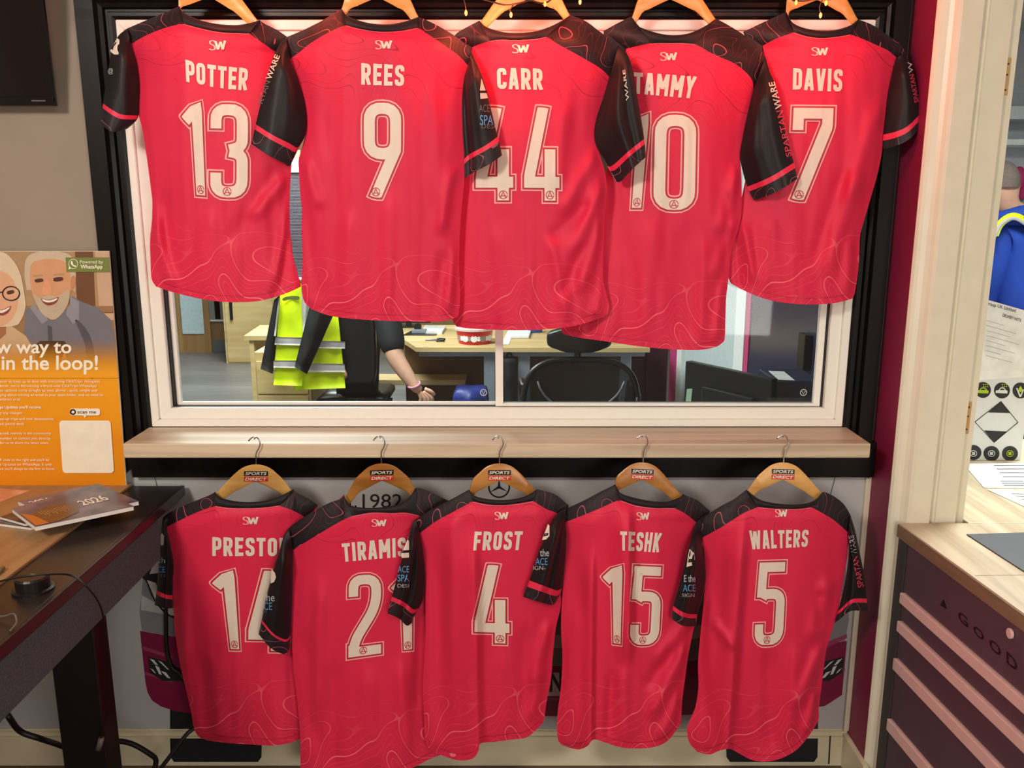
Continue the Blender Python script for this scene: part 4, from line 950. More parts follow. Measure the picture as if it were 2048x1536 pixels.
mp('headlight_lens', [(294, 1160), (312, 1166), (318, 1188), (310, 1198)], M_vw, 3)
mp('headlight_lens', [(319, 1212), (334, 1214), (372, 1220), (372, 1238), (340, 1230)], M_vw, 3)
mp('maroon_bumper', [(280, 1262), (700, 1332), (1300, 1332), (1694, 1282), (1684, 1390), (1650, 1412), (1560, 1424), (1300, 1432), (700, 1432), (380, 1427), (350, 1422), (322, 1413), (304, 1401), (295, 1385), (291, 1365)], M_vm, 2)
mp('bumper_highlight', [(286, 1292), (345, 1312), (345, 1318), (287, 1300)], M_vm2, 3)
mp('bumper_highlight', [(1640, 1290), (1694, 1268), (1694, 1276), (1640, 1302)], M_vm2, 3)
mp('bumper_crease', [(290, 1344), (330, 1356), (345, 1362), (345, 1365), (290, 1349)], M_vm2, 3)
mp('bumper_crease', [(1650, 1352), (1690, 1336), (1690, 1341), (1650, 1358)], M_vm2, 3)
for x0, sg in ((296, 1), (1688, -1)):
    mp('fog_light', [(x0, 1313), (x0 + 46 * sg, 1325), (x0 + 70 * sg, 1345), (x0 + 70 * sg, 1362), (x0 + 30 * sg, 1362), (x0 + 3 * sg, 1345)], M_vd, 4)
    for (a_, b_, c_, d_, e_) in ((3, 1317, 14, 1331, 9), (14, 1331, 22, 1350, 8), (20, 1321, 38, 1340, 7), (26, 1342, 38, 1357, 10), (4, 1336, 12, 1347, 6)):
        mp('fog_reflector', [(x0 + a_ * sg, b_), (x0 + (a_ + e_) * sg, b_ + 3), (x0 + (c_ + e_ * .7) * sg, d_), (x0 + c_ * sg, d_ - 2)], M_vw, 5)
mp('number_plate', [(960, 1345), (1180, 1345), (1180, 1392), (960, 1392)], M_vw, 4)
text_px('plate_lettering', 'LN', rq(1082, 1342, 1124, 1384), lambda x, y: at(x, y, MY - .0018), M_vd, mural, .03)
mp('plate_surround', [(950, 1395), (1190, 1395), (1190, 1401), (950, 1401)], M_vm2, 4)
for x0, x1 in ((340, 524), (1452, 1636)):
    Yt = MY
    mp('tyre_print', [(x0, 1410), (x1, 1410), (x1, 1466), (x0, 1466)], M_vd, 1)
    mp('tyre_print', [(x0, 1477), (x1, 1477), (x1 - 1, 1514), (x1 - 8, 1524), (x0 + 8, 1524), (x0 + 1, 1514)], M_vd, 1, 0, 2.2428)
mp('panel_joint', [(305, 940), (307, 940), (315, 972), (313, 972)], M_line, 1)
mp('panel_joint', [(1674, 938), (1676, 938), (1662, 988), (1660, 988)], M_line, 1)
mp('skirting_joint', [(1659, 1472), (1662, 1472), (1659, 1528), (1656, 1528)], M_vd, 1, 0, 2.2428)
text_px('lettering', 't.', rq(696, 990, 713, 1016), lambda x, y: at(x, y, MY - .0006), M_vd, mural)
text_px('year_lettering', '1982', rq(725, 988, 804, 1016), lambda x, y: at(x, y, MY - .0006), M_vd, mural)
# three-pointed star in a ring on the bonnet print
V, Fc = [], []; cc = (998, 974)
for k in range(40):
    an = 2 * math.pi * k / 40
    for r in (19, 22): V.append(at(cc[0] + r * math.cos(an), cc[1] + r * math.sin(an), MY - .0006))
for k in range(40): Fc.append((2 * k, 2 * k + 1, (2 * k + 3) % 80, (2 * k + 2) % 80))
for k in range(3):
    an = -math.pi / 2 + k * 2 * math.pi / 3; o = len(V)
    tip = (cc[0] + 20 * math.cos(an), cc[1] + 20 * math.sin(an))
    for q in ((cc[0] + 3 * math.cos(an + 1.05), cc[1] + 3 * math.sin(an + 1.05)), tip, (cc[0] + 3 * math.cos(an - 1.05), cc[1] + 3 * math.sin(an - 1.05)), cc): V.append(at(q[0], q[1], MY - .0006))
    Fc.append((o, o + 1, o + 2, o + 3))
mesh_obj('ring_star_badge', V, Fc, M_vd, mural)

# ================================================================== TELEVISION (top left)
tv = thing('television', 'black flat television on the wall above the poster', 'television')
M_tv = mat('tv_plastic', (14, 11, 11), .18, var=.1); M_scr = mat('tv_screen', (20, 12, 10), .08, var=.1, scale=2)
TY = lambda x, y: 2.17 + (y - 0) * .00020
def tvq(n, x0t, x0b, x1t, x1b, yt, yb, off, th, m):
    f_ = [at(x0t, yt, TY(0, yt) - off), at(x1t, yt, TY(0, yt) - off), at(x1b, yb, TY(0, yb) - off), at(x0b, yb, TY(0, yb) - off)]
    return hexa(n, f_, (0, th, 0), m, tv, .0015)
tvq('casing', -760, -700, 54, 112, -260, 212, 0, .010, M_tv)
tvq('screen', -740, -690, 40, 98, -250, 193, .0006, .002, M_scr)
tvq('bezel', -757, -700, 106, 110, 195, 211, .004, .004, M_tv)
flat('maker_mark', rq(63, 200, 91, 203), lambda x, y: TY(x, y) - .0048, mat('tv_mark', (96, 88, 86), .5), tv)
box('wall_bracket', -1.62, -1.42, 2.19, YW - .001, 1.98, 2.14, M_tv, tv)

# ================================================================== POSTER BOARD
DZ = .868                                     # desk height
pb = onz(230, 974, DZ + .001)
PYb = pb.y
def PY(x, y): return PYb + (974 - y) / 472. * (2.224 - PYb)
poster = thing('poster_board', 'orange and photo poster board propped on the desk against the wall', 'poster')
PQ = lambda x, y, o=0: at(x, y, PY(x, y) - o)
def gradient(name, stops, y0, y1):
    m = bpy.data.materials.new(name); m.use_nodes = True; nt = m.node_tree; b = nt.nodes['Principled BSDF']; b.inputs['Roughness'].default_value = .4
    tc = nt.nodes.new('ShaderNodeTexCoord'); sp_ = nt.nodes.new('ShaderNodeSeparateXYZ'); nt.links.new(tc.outputs['Object'], sp_.inputs[0])
    mr = nt.nodes.new('ShaderNodeMapRange'); mr.inputs['From Min'].default_value = y0; mr.inputs['From Max'].default_value = y1
    nt.links.new(sp_.outputs['Z'], mr.inputs['Value']); r = nt.nodes.new('ShaderNodeValToRGB')
    while len(r.color_ramp.elements) < len(stops): r.color_ramp.elements.new(.5)
    for e, (p, c) in zip(r.color_ramp.elements, stops): e.position = p; e.color = lin(c)
    nt.links.new(mr.outputs[0], r.inputs['Fac']); nt.links.new(r.outputs[0], b.inputs['Base Color']); MATS[name] = m
    return m, r, nt, b
z0, z1 = PQ(100, 974).z, PQ(100, 502).z
M_or, _, _, _ = gradient('poster_orange', [(0, (236, 142, 10)), (.45, (246, 164, 22)), (.6, (248, 172, 44)), (1, (240, 176, 74))], z0, z1)
corners = [(-150, 502), (218, 502), (253, 974), (-135, 976)]
hexa('board', [PQ(*c) for c in corners], (0, .005, 0), mat('foam_board', (236, 226, 206), .6), poster)
def pp(n, pts, m, layer=1, smooth=0): return flat(n, pts, lambda x, y: PY(x, y) - .0006 - .0003 * layer, m, poster, smooth)
def edge(y): return 218 + (y - 502) / 472. * 35
pp('orange_print', [(-149, 503), (217.5, 503), (252, 973), (-134, 975)], M_or, 0)
C = lambda n, c: mat('poster_' + n, c, .4, var=.04, scale=30)
pp('photo_backdrop', [(-149, 503), (217.5, 503), (236, 752), (-143, 752)], C('wall', (176, 142, 104)), 1)
pp('photo_curtain', [(150, 503), (186, 503), (192, 640), (155, 640)], C('curtain_dark', (112, 74, 46)), 2)
pp('photo_curtain', [(190, 503), (217.5, 503), (228, 640), (200, 640)], C('curtain', (204, 168, 138)), 2)
pp('photo_sofa', [(-149, 612), (226, 612), (236, 752), (-143, 752)], C('sofa', (156, 118, 80)), 2)
# man
pp('man_shirt', [(52, 618), (85, 606), (110, 640), (145, 592), (160, 602), (196, 616), (222, 640), (230, 680), (236, 752), (40, 752)], C('shirt', (118, 116, 124)), 3)
pp('man_shirt_shadow', [(150, 640), (170, 655), (186, 690), (190, 750), (176, 750), (170, 690)], C('shirt_dark', (84, 82, 92)), 4, 4)
pp('man_shirt_shadow', [(95, 650), (104, 654), (106, 720), (98, 730)], C('shirt_dark', (84, 82, 92)), 4)
pp('man_collar', [(140, 592), (158, 604), (158, 640), (146, 648), (132, 628)], C('collar', (146, 144, 152)), 4)
pp('man_collar', [(60, 615), (78, 604), (96, 640), (84, 648)], C('collar', (146, 144, 152)), 4)
pp('man_neck', [(72, 592), (140, 585), (140, 610), (104, 642), (74, 616)], C('neck', (168, 112, 78)), 4)
pp('man_hair', [(49, 545), (54, 515), (78, 503.5), (118, 503.5), (142, 512), (151, 535), (150, 585), (140, 580), (60, 580), (53, 575)], C('grey_hair', (206, 186, 160)), 5, 4)
pp('man_face', [(62, 530), (76, 521), (110, 518), (134, 528), (141, 556), (140, 590), (132, 612), (116, 632), (98, 634), (80, 618), (66, 592), (60, 560)], C('skin', (214, 156, 116)), 6, 4)
pp('man_ear', [(142, 556), (150, 552), (151, 570), (143, 584)], C('ear', (200, 138, 100)), 6, 4)
pp('man_beard', [(66, 588), (80, 596), (96, 590), (116, 592), (136, 580), (138, 600), (128, 622), (112, 638), (98, 637), (80, 622)], C('beard', (196, 176, 150)), 7, 4)
pp('man_smile', [(82, 597), (98, 600), (117, 594), (112, 606), (98, 611), (88, 607)], C('mouth', (140, 66, 52)), 8, 3)
pp('man_teeth', [(84, 598), (98, 601), (115, 596), (110, 602), (98, 605), (88, 603)], C('teeth', (244, 236, 224)), 9, 3)
pp('man_nose', [(90, 560), (98, 562), (104, 584), (96, 590), (84, 586)], C('nose', (226, 160, 122)), 8, 4)
for q in ([(70, 559), (84, 557), (86, 563), (72, 565)], [(108, 556), (124, 554), (125, 561), (109, 563)]): pp('man_eye', q, C('eye', (84, 52, 38)), 8, 3)
for q in ([(66, 550), (86, 549), (86, 552), (67, 554)], [(106, 548), (128, 546), (128, 550), (106, 551)]): pp('man_brow', q, C('brow', (176, 148, 116)), 8)
# woman
pp('woman_top', [(-120, 752), (-100, 670), (-20, 650), (20, 650), (52, 672), (68, 700), (72, 752)], C('knit', (206, 172, 134)), 5)
pp('woman_neck', [(-20, 640), (12, 640), (12, 668), (-6, 684), (-24, 668)], C('neck', (168, 112, 78)), 6)
pp('woman_hair', [(-60, 560), (-40, 515), (0, 504), (22, 516), (40, 545), (49, 590), (51, 615), (42, 640), (26, 652), (-40, 650), (-58, 610)], C('blond_hair', (222, 200, 170)), 7, 4)
pp('woman_face', [(-40, 560), (-20, 540), (8, 544), (26, 560), (36, 590), (34, 616), (22, 640), (4, 652), (-14, 648), (-32, 620)], C('skin2', (226, 172, 136)), 8, 4)
pp('woman_smile', [(-18, 616), (2, 620), (22, 612), (16, 626), (0, 631)], C('mouth', (140, 66, 52)), 9, 3)
pp('woman_teeth', [(-14, 617), (2, 621), (20, 614), (14, 621), (2, 626)], C('teeth', (244, 236, 224)), 10, 3)
pp('woman_eye', [(14, 583), (26, 580), (28, 586), (16, 589)], C('eye', (84, 52, 38)), 9, 3)
tube('spectacles', [PQ(22 + 17 * math.cos(t), 587 + 14 * math.sin(t), .004) for t in np.linspace(0, 2 * math.pi, 20)], .0016, C('specs', (30, 24, 24)), poster, 6, 0)
tube('spectacles', [PQ(-20, 588, .004), PQ(5, 584, .004)], .0016, C('specs', (30, 24, 24)), poster, 6, 0)
pp('phone', [(70, 690), (80, 682), (128, 682), (136, 692), (132, 726), (74, 722)], C('phone', (44, 32, 26)), 9)
pp('thumb', [(124, 716), (130, 706), (134, 720), (132, 736), (124, 736)], C('skin', (214, 156, 116)), 10, 4)
# orange fade over the lower photo, a print gradient
mf, rr_, nt_, b_ = gradient('poster_fade', [(0, (246, 166, 26)), (1, (246, 168, 44))], z0, z1)
tc = nt_.nodes.new('ShaderNodeTexCoord'); sp2 = nt_.nodes.new('ShaderNodeSeparateXYZ'); nt_.links.new(tc.outputs['Object'], sp2.inputs[0])
mr2 = nt_.nodes.new('ShaderNodeMapRange'); mr2.inputs['From Min'].default_value = PQ(100, 752).z; mr2.inputs['From Max'].default_value = PQ(100, 672).z
mr2.inputs['To Min'].default_value = 1; mr2.inputs['To Max'].default_value = 0; mr2.interpolation_type = 'SMOOTHSTEP'
nt_.links.new(sp2.outputs['Z'], mr2.inputs['Value']); nt_.links.new(mr2.outputs[0], b_.inputs['Alpha'])
pp('orange_fade', [(-146, 665), (229.6, 665), (236.4, 756), (-143, 756)], mf, 11)
M_pw = C('white_ink', (252, 244, 226)); M_pk = C('black_ink', (40, 28, 22))
def ptext(s, x0, x1, yb, cap, m=M_pw, bold=0.0, l=13): text_px('lettering', s, ((x0, yb - cap), (x1, yb - cap), (x1, yb), (x0, yb)), lambda x, y: PQ(x, y, .0006 + .0003 * l), m, poster, bold, capfit=1)
ptext('w way to', -8, 143, 706, 27, bold=.02); ptext('in the loop!', 3, 196, 739, 29, bold=.02)
for s_, x1_, y_ in (('asier to keep up to date with everything ClickTrips. Alongside', 200, 765), ("letter, we're introducing a brand-new ClickTrips WhatsApp", 193, 774), ('ns updates come straight to your phone - quick, simple and', 194, 783), ('ying about missing an email in your spam folder, and no need to', 206, 792), ('address at all.', 42, 801),
                    ('y trip changes', 44, 828), ('op-up trips and new destinations', 107, 840), ('nd special deals', 48, 850), ('ected, nobody in the community', 102, 869), ('number or contact you directly', 101, 879), ('for us to share the latest news.', 98, 888),
                    ("R code to the right and you'll be", 98, 922), ('s Updates on WhatsApp. It only', 104, 931), ("nd you'll always be the first to know.", 110, 940)):
    ptext(s_, 0, x1_, y_, 5.5)
ptext("ps Updates you'll receive:", 0, 83, 817, 6, bold=.02)
pp('green_badge', [(131, 515), (edge(515) - .8, 515), (edge(544) - .8, 544), (133, 544)], C('badge_green', (118, 130, 62)), 12)
ptext('Powered by', 160, 206, 527, 7, l=14); ptext('WhatsApp', 161, 205, 537, 8, bold=.02, l=14)
ring = [(146.5 + 9 * math.cos(t), 528 + 9.5 * math.sin(t)) for t in np.linspace(0, 2 * math.pi, 24)]
tube('chat_logo', [PQ(x, y, .0052) for x, y in ring], .0009, M_pw, poster, 6, 0)
pp('chat_logo', [(138, 533), (142, 537), (137, 539)], M_pw, 14); pp('chat_logo', [(142, 523), (145, 523), (146, 528), (149, 531), (152, 531), (151, 534), (146, 532), (142, 528)], M_pw, 14, 3)
def rrect(x0, y0, x1, y1, r, sk=0.0):
    o = []
    for cx, cy, a0 in ((x1 - r, y0 + r, -90), (x1 - r, y1 - r, 0), (x0 + r, y1 - r, 90), (x0 + r, y0 + r, 180)):
        for k in range(5): t = math.radians(a0 + 22.5 * k); o.append((cx + r * math.cos(t) + sk * (cy - y0), cy + r * math.sin(t)))
    return o
M_card = C('card', (252, 240, 218))
pp('blank_white_card', rrect(118, 841, 221, 946, 7, .07), M_card, 12)
pp('speech_bubble', rrect(140, 817, 200, 831, 4), M_card, 12); pp('speech_bubble', [(164, 830), (176, 830), (170, 835)], M_card, 12)
pp('bubble_dot', rrect(139.5, 818, 152, 830, 6), M_pk, 13); pp('bubble_dot', rrect(143, 821, 149, 827, 3), M_card, 14)
ptext('scan me', 155, 192, 827, 7, M_pk, .01, 14)

# ================================================================== DESK
desk = thing('standing_desk', 'black-topped desk with oak inlay and grey felt side along the left', 'desk')
M_oak = wood('oak_desktop', (180, 142, 98), (152, 116, 76), 'Y', 8, .4, 12)
M_dblk = mat('black_desktop', (38, 28, 24), .35, var=.1); M_dedge = mat('desk_edge', (34, 20, 20), .35)
M_felt = mat('grey_felt', (74, 76, 84), .95, scale=260, var=.35, bump=.5)
M_leg = mat('black_steel_leg', (22, 18, 17), .4)
DXR, DXW, DYB, DYF = -.905, -1.035, 2.236, .55
box('black_top', DXW - .02, DXR, DYF, DYB, DZ - .024, DZ, M_dblk, desk, .002)
box('top_edge', DXR, DXR + .012, DYF, DYB, DZ - .026, DZ + .001, M_dedge, desk, .002)
box('oak_top', -1.75, DXW, DYF, DYB, DZ - .022, DZ + .006, M_oak, desk, .003)
fz = .727
bm = bmesh.new(); abox(bm, DXR - .012, DXR + .002, DYF, 2.07, fz, DZ - .035, .003); bm_obj('felt_panel', bm, M_felt, desk)
box('felt_shelf', DXR - .16, DXR - .012, DYF, 2.07, fz, fz + .01, M_felt, desk)
lg = at(170, 1400, 1.92)
box('leg', lg.x - .055, lg.x + .055, 1.89, 1.96, .03, DZ - .026, M_leg, desk, .004)
box('leg', lg.x - .055, lg.x + .055, .75, .82, .03, DZ - .026, M_leg, desk, .004)
box('foot', lg.x - .35, lg.x + .06, 1.885, 1.965, 0, .03, M_leg, desk, .004); box('foot', lg.x - .35, lg.x + .06, .745, .825, 0, .03, M_leg, desk, .004)
box('crossbar', lg.x - .3, lg.x - .055, 1.90, 1.95, DZ - .1, DZ - .026, M_leg, desk)

# magazines
M_pages = mat('magazine_pages', (226, 220, 212), .7)
def cover(name, c1, c2, sc):
    m = bpy.data.materials.new(name); m.use_nodes = True; nt = m.node_tree; b = nt.nodes['Principled BSDF']; b.inputs['Roughness'].default_value = .25
    tc = nt.nodes.new('ShaderNodeTexCoord'); n = nt.nodes.new('ShaderNodeTexNoise'); n.inputs['Scale'].default_value = sc; n.inputs['Detail'].default_value = 4
    nt.links.new(tc.outputs['Object'], n.inputs['Vector']); r = nt.nodes.new('ShaderNodeValToRGB')
    r.color_ramp.elements[0].position = .42; r.color_ramp.elements[1].position = .6; r.color_ramp.elements[0].color = lin(c1); r.color_ramp.elements[1].color = lin(c2)
    nt.links.new(n.outputs['Fac'], r.inputs['Fac']); nt.links.new(r.outputs[0], b.inputs['Base Color']); MATS[name] = m; return m
M_cov = cover('magazine_cover', (84, 78, 98), (122, 112, 130), 14); M_cov2 = cover('magazine_cover_dark', (58, 48, 58), (92, 74, 74), 18)
M_cor = mat('cover_orange', (196, 110, 40), .25); M_cbr = mat('cover_brown', (104, 66, 40), .25)
def magazine(c4, z, th, m, label, txt=None, sky=True):
    t = thing('magazine', label, 'magazine', 'travel magazines stacked on the desk')
    top = [onz(x, y, z + th) for x, y in c4]
    hexa('page_block', top, (0, 0, -th + .0006), M_pages, t)
    ctr = sum(top, Vector()) / 4
    cv = hexa('cover', [p + (p - ctr) * .006 + Vector((0, 0, .0008)) for p in top], (0, 0, -.0006), m, t)
    def q(a_, b_): # a along c4[0]->c4[1], b along c4[0]->c4[3]
        return (top[0] * (1 - a_) + top[1] * a_) * (1 - b_) + (top[3] * (1 - a_) + top[2] * a_) * b_ + Vector((0, 0, .0016))
    return t, cv, q
def ctext(cv, q, s, a0, a1, b0, b1, m, bold=0.02):
    V, Fc = text_geo(s, bold); x0, x1, y0, y1 = V[:, 0].min(), V[:, 0].max(), V[:, 1].min(), V[:, 1].max()
    mesh_obj('cover_lettering', [q(a0 + (x - x0) / (x1 - x0) * (a1 - a0), b1 + (y - y0) / (y1 - y0) * (b0 - b1)) for x, y in V], Fc, m, cv)
zz = DZ + .006
magazine([(-14, 1046), (60, 1020), (150, 1030), (62, 1056)], zz, .006, M_cov2, 'lowest magazine of the stack, sticking out to the left'); zz += .0072
magazine([(0, 1034), (90, 1004), (180, 1022), (50, 1048)], zz, .006, M_cov2, 'second lowest magazine, orange-cornered, under the open fan'); zz += .0072
t_, cv_, q_ = magazine([(36, 1003), (196, 968), (277, 1003), (110, 1036)], zz, .010, M_cov, 'purple-grey magazine under the top one, its right corner overhanging'); zz += .0112
ctext(cv_, q_, '2026', .06, .30, .12, .30, M_pw)
t_, cv_, q_ = magazine([(24, 1018), (180, 973), (267, 1013), (71, 1054)], zz, .010, M_cov, 'top magazine of the stack marked 2026')
mesh_obj('cover_picture', [q_(.02, .55), q_(.30, .30), q_(.62, .45), q_(.50, .80), q_(.25, .97), q_(.02, .97)], [(0, 1, 2, 3, 4, 5)], M_cbr, cv_)
mesh_obj('cover_picture', [q_(.01, .30) + Vector((0, 0, .0002)), q_(.10, .55) + Vector((0, 0, .0002)), q_(.14, .98) + Vector((0, 0, .0002)), q_(.01, .98) + Vector((0, 0, .0002))], [(0, 1, 2, 3)], M_cor, cv_)
ctext(cv_, q_, '2026', .62, .93, .40, .62, M_pw)
M_cl = mat('cover_print_lines', (170, 130, 90), .4)
for k in range(11): mesh_obj('cover_print', [q_(.17 + .028 * k, .44) + Vector((0, 0, .0003)), q_(.182 + .028 * k, .44) + Vector((0, 0, .0003)), q_(.182 + .028 * k, .60 + .05 * (k % 3)) + Vector((0, 0, .0003)), q_(.17 + .028 * k, .60 + .05 * (k % 3)) + Vector((0, 0, .0003))], [(0, 1, 2, 3)], M_cl, cv_)
t = thing('leaflet', 'pinkish leaflet on the oak desk at the left edge', 'leaflet')
hexa('sheet', [onz(-60, 985, DZ + .008), onz(0, 977, DZ + .008), onz(58, 981, DZ + .008), onz(-20, 1012, DZ + .008)], (0, 0, -.002), cover('leaflet_print', (214, 150, 120), (236, 190, 160), 20), t)
# power puck and cables
pk = thing('desk_power_puck', 'round black pop-up power puck on the black desk top', 'power puck')
pc = onz(67, 1180, DZ); M_pu = mat('puck_black', (20, 17, 16), .35)
lathe('base', [(.039, 0), (.039, .005), (.034, .007)], (pc.x, pc.y, DZ), M_pu, pk, 32); lathe('dome', [(.031, .007), (.032, .027), (.029, .031)], (pc.x, pc.y, DZ), M_pu, pk, 32)
V, Fc = text_geo('Z', .03); cz = DZ + .0316
mesh_obj('logo', [(pc.x + (x - .35) * .016, pc.y + (y - .35) * .018, cz) for x, y in V], Fc, mat('puck_logo', (150, 140, 130), .5), pk)
M_cab = mat('black_cable', (16, 14, 14), .5)
tag(tube('cable', [onz(-30, 1170, DZ + .02), onz(30, 1156, DZ + .045), onz(90, 1149, DZ + .05), onz(140, 1150, DZ + .02), at(172, 1172, 1.62), at(200, 1210, 1.66), at(210, 1260, 1.72), at(216, 1340, 1.8), at(217, 1400, 1.84), at(206, 1460, 1.86), at(200, 1484, 1.87)], .0021, M_cab), 'thin black charging cable drooping over the desk edge', 'cable')
tag(tube('cable_plug', [at(203, 1476, 1.866), at(197, 1498, 1.87)], .007, mat('plug_grey', (112, 108, 104), .4), None, 8, 0), 'small grey plug at the end of the charging cable', 'plug')
tag(tube('power_cable', [at(15, 1430, 1.80), at(40, 1462, 1.84), at(80, 1477, 1.86), at(110, 1487, 1.95), at(150, 1500, 2.02), at(190, 1498, 2.04), at(225, 1483, 2.06), at(262, 1487, 2.09), at(300, 1508, 2.11), at(312, 1522, 2.12), at(304, 1552, 2.11)], .007, M_cab), 'thick black power cable looping behind the desk leg', 'cable')
tag(tube('power_cable', [at(331, 1180, 2.235), at(332, 1240, 2.235), at(334, 1300, 2.235), at(344, 1335, 2.235), at(362, 1350, 2.235), at(385, 1400, 2.22), at(400, 1440, 2.2), at(372, 1470, 2.17), at(345, 1506, 2.15), at(315, 1545, 2.13)], .006, M_cab), 'black cable hanging behind the lower left jersey', 'cable')
tag(tube('grey_cable', [onz(-20, 1235, DZ + .004), onz(10, 1232, DZ + .01), onz(28, 1228, DZ + .02), onz(33, 1245, DZ + .01), onz(20, 1262, DZ + .004)], .0018, mat('cable_grey', (96, 88, 80), .5)), 'grey cable end curled on the dark desk below the puck', 'cable')
tag(tube('pen', [onz(-14, 1152, DZ + .012), onz(6, 1136, DZ + .012)], .005, mat('pen_silver', (160, 158, 140), .3, .6), None, 8, 0), 'silver pen tip on the oak desk at the left edge', 'pen')

# ================================================================== FAIRY LIGHTS
fl = thing('fairy_lights', 'string of small orange-red fairy lights along the top of the window', 'string lights')
def bulbmat():
    m = bpy.data.materials.new('bulb_glow'); m.use_nodes = True; nt = m.node_tree; b = nt.nodes['Principled BSDF']
    b.inputs['Base Color'].default_value = (1, .3, .1, 1); b.inputs['Emission Color'].default_value = (1.0, .17, .03, 1); b.inputs['Emission Strength'].default_value = 4
    return m
M_bulb = bulbmat()
FY = 2.06
path = [(-200, -60), (60, -40), (150, -15), (300, -40), (520, -25), (700, -60), (880, -30), (930, -12), (985, 4), (1012, 10), (1040, 6), (1062, 1), (1090, 6), (1130, -15), (1250, -40), (1420, -40), (1560, -8), (1600, 2), (1640, -4), (1700, -30), (1850, -50)]
tube('wire', [at(x, y, FY) for x, y in path], .0018, mat('light_wire', (16, 20, 16), .5), fl, 6, 5)
bulbs = [(150, -22), (420, -28), (600, -40), (932, 26), (1022, 30), (1090, 8), (1160, 4), (1250, -30), (1480, -30), (1592, 5), (1641, 31), (1652, 6), (1760, -35)]
for i, (x, y) in enumerate(bulbs):
    p = at(x, y, FY)
    yo = float(np.interp(x, [a_[0] for a_ in path], [a_[1] for a_ in path]))
    tube('drop_wire', [at(x + (-8 if i % 2 else 6), yo, FY), at(x + (-2), (yo + y) / 2, FY), at(x, y - 4, FY)], .0013, MATS['light_wire'], fl, 5, 3)
    lathe('bulb', [(.0012, .006), (.003, .003), (.0032, -.001), (.0024, -.004), (.0008, -.0058)], p, M_bulb, fl, 10)
    if i in (1, 2, 3, 4, 6, 8, 10):
        l = bpy.data.lights.new('fairy_glow', 'POINT'); l.energy = 1.25; l.color = (1.0, .12, .05); l.shadow_soft_size = .01
        lo = bpy.data.objects.new('fairy_glow', l); col.objects.link(lo); lo.location = p + Vector((0, -.03, -.005)); lo.parent = fl
# ================================================================== COUNTER, CABINET (right)
WT = .813
M_wt = wood('counter_oak_laminate', (206, 190, 162), (160, 140, 112), 'Y', 9, .4, 16)
M_wte = wood('counter_edge', (150, 122, 96), (120, 96, 76), 'Y', 12, .5, 10)
top = thing('counter_worktop', 'oak-effect worktop running through the service hatch', 'worktop')
cA, cB = Vector((1.000, 2.100, WT)), Vector((1.075, 1.02, WT))
hexa('slab', [cA, Vector((1.6, 2.1, WT)), Vector((2.3, 1.02, WT)), cB], (0, 0, -.036), M_wt, top, .002)
hexa('slab', [Vector((1.181, 2.1005, WT)), Vector((1.181, 2.9, WT)), Vector((2.6, 2.9, WT)), Vector((2.6, 2.1005, WT))], (0, 0, -.036), M_wt, top, .002)
hexa('edge_band', [cA + Vector((-.002, 0, -.003)), cA + Vector((.001, 0, -.003)), cB + Vector((.001, 0, -.003)), cB + Vector((-.002, 0, -.003))], (0, 0, -.033), M_wte, top)
for yy in (1.35, 1.78):
    mesh_obj('board_joint', [(1.03, yy, WT + .0004), (1.6, yy + .02, WT + .0004), (1.6, yy + .022, WT + .0004), (1.03, yy + .002, WT + .0004)], [(0, 1, 2, 3)], M_wte, top)

cab = thing('drawer_cabinet', 'dark purple drawer cabinet with pink handle strips under the counter', 'cabinet')
M_cabp = mat('cabinet_purple', (88, 68, 80), .45, var=.05, scale=5); M_cabs = mat('cabinet_side', (62, 58, 60), .5); M_cabg = mat('cabinet_gap', (20, 14, 18), .6)
M_hs = mat('pink_handle_strip', (234, 198, 194), .35, .0, var=.03)
K = .07
def oncab(px, py, off=0.0):
    u, d, z = ray(px, py); k = (1.016 - off + 2.11 * K) / (u + K * d)
    return Vector((u * k, d * k, CAMZ + z * k))
def cabpt(Y, z, off=0.0): return Vector((1.016 - off + (2.11 - Y) * K, Y, z))
def slab(n, Y0, Y1, za, zb, off, th, m, parent, bev=.001):
    f_ = [cabpt(Y0, za, off), cabpt(Y1, za, off), cabpt(Y1, zb, off), cabpt(Y0, zb, off)]
    return hexa(n, f_, (th, 0, 0), m, parent, bev)
YN, YFar = 1.0, 2.055
slab('carcass', YN, 2.10, WT - .037, .03, 0, .4, M_cabg, cab)
slab('side_panel', YFar + .003, 2.098, WT - .037, .0, .014, .05, M_cabs, cab)
zs = [oncab(x, y).z for x, y in ((1811, 1181), (1811, 1203), (1803, 1235), (1803, 1257), (1796, 1310), (1795, 1333), (1782, 1428), (1781, 1452))]
ztop = WT - .039
fronts = [(ztop, zs[0] + .004), (zs[1] - .001, zs[2] + .004), (zs[3] - .001, zs[4] + .004), (zs[5] - .001, zs[6] + .004), (zs[7] - .001, .04)]
for i, (za, zb) in enumerate(fronts):
    f_ = slab('drawer', YN, YFar, za, zb, .012, .02, M_cabp, cab)
    if i: slab('handle_strip', YN, YFar, zs[2 * i - 2], zs[2 * i - 1], .020, .018, M_hs, f_, .002)
    else: d0 = f_
slab('plinth', YN, YFar, .035, 0, .0, .02, M_cabg, cab)
M_let = mat('cabinet_lettering', (20, 14, 20), .5)
for s_, q_ in (('G', ((1916, 1219), (1935, 1236), (1936, 1257), (1917, 1240))), ('O', ((1946, 1248), (1967, 1265), (1968, 1285), (1947, 1266))), ('O', ((1978, 1274), (2001, 1294), (2002, 1316), (1979, 1296))), ('D', ((2013, 1302), (2034, 1322), (2034, 1346), (2013, 1325))), ('S', ((2047, 1331), (2068, 1352), (2068, 1378), (2047, 1356)))):
    if s_ == 'S': continue
    text_px('lettering', s_, q_, lambda x, y: oncab(x, y, .0128), M_let, d0, .015)
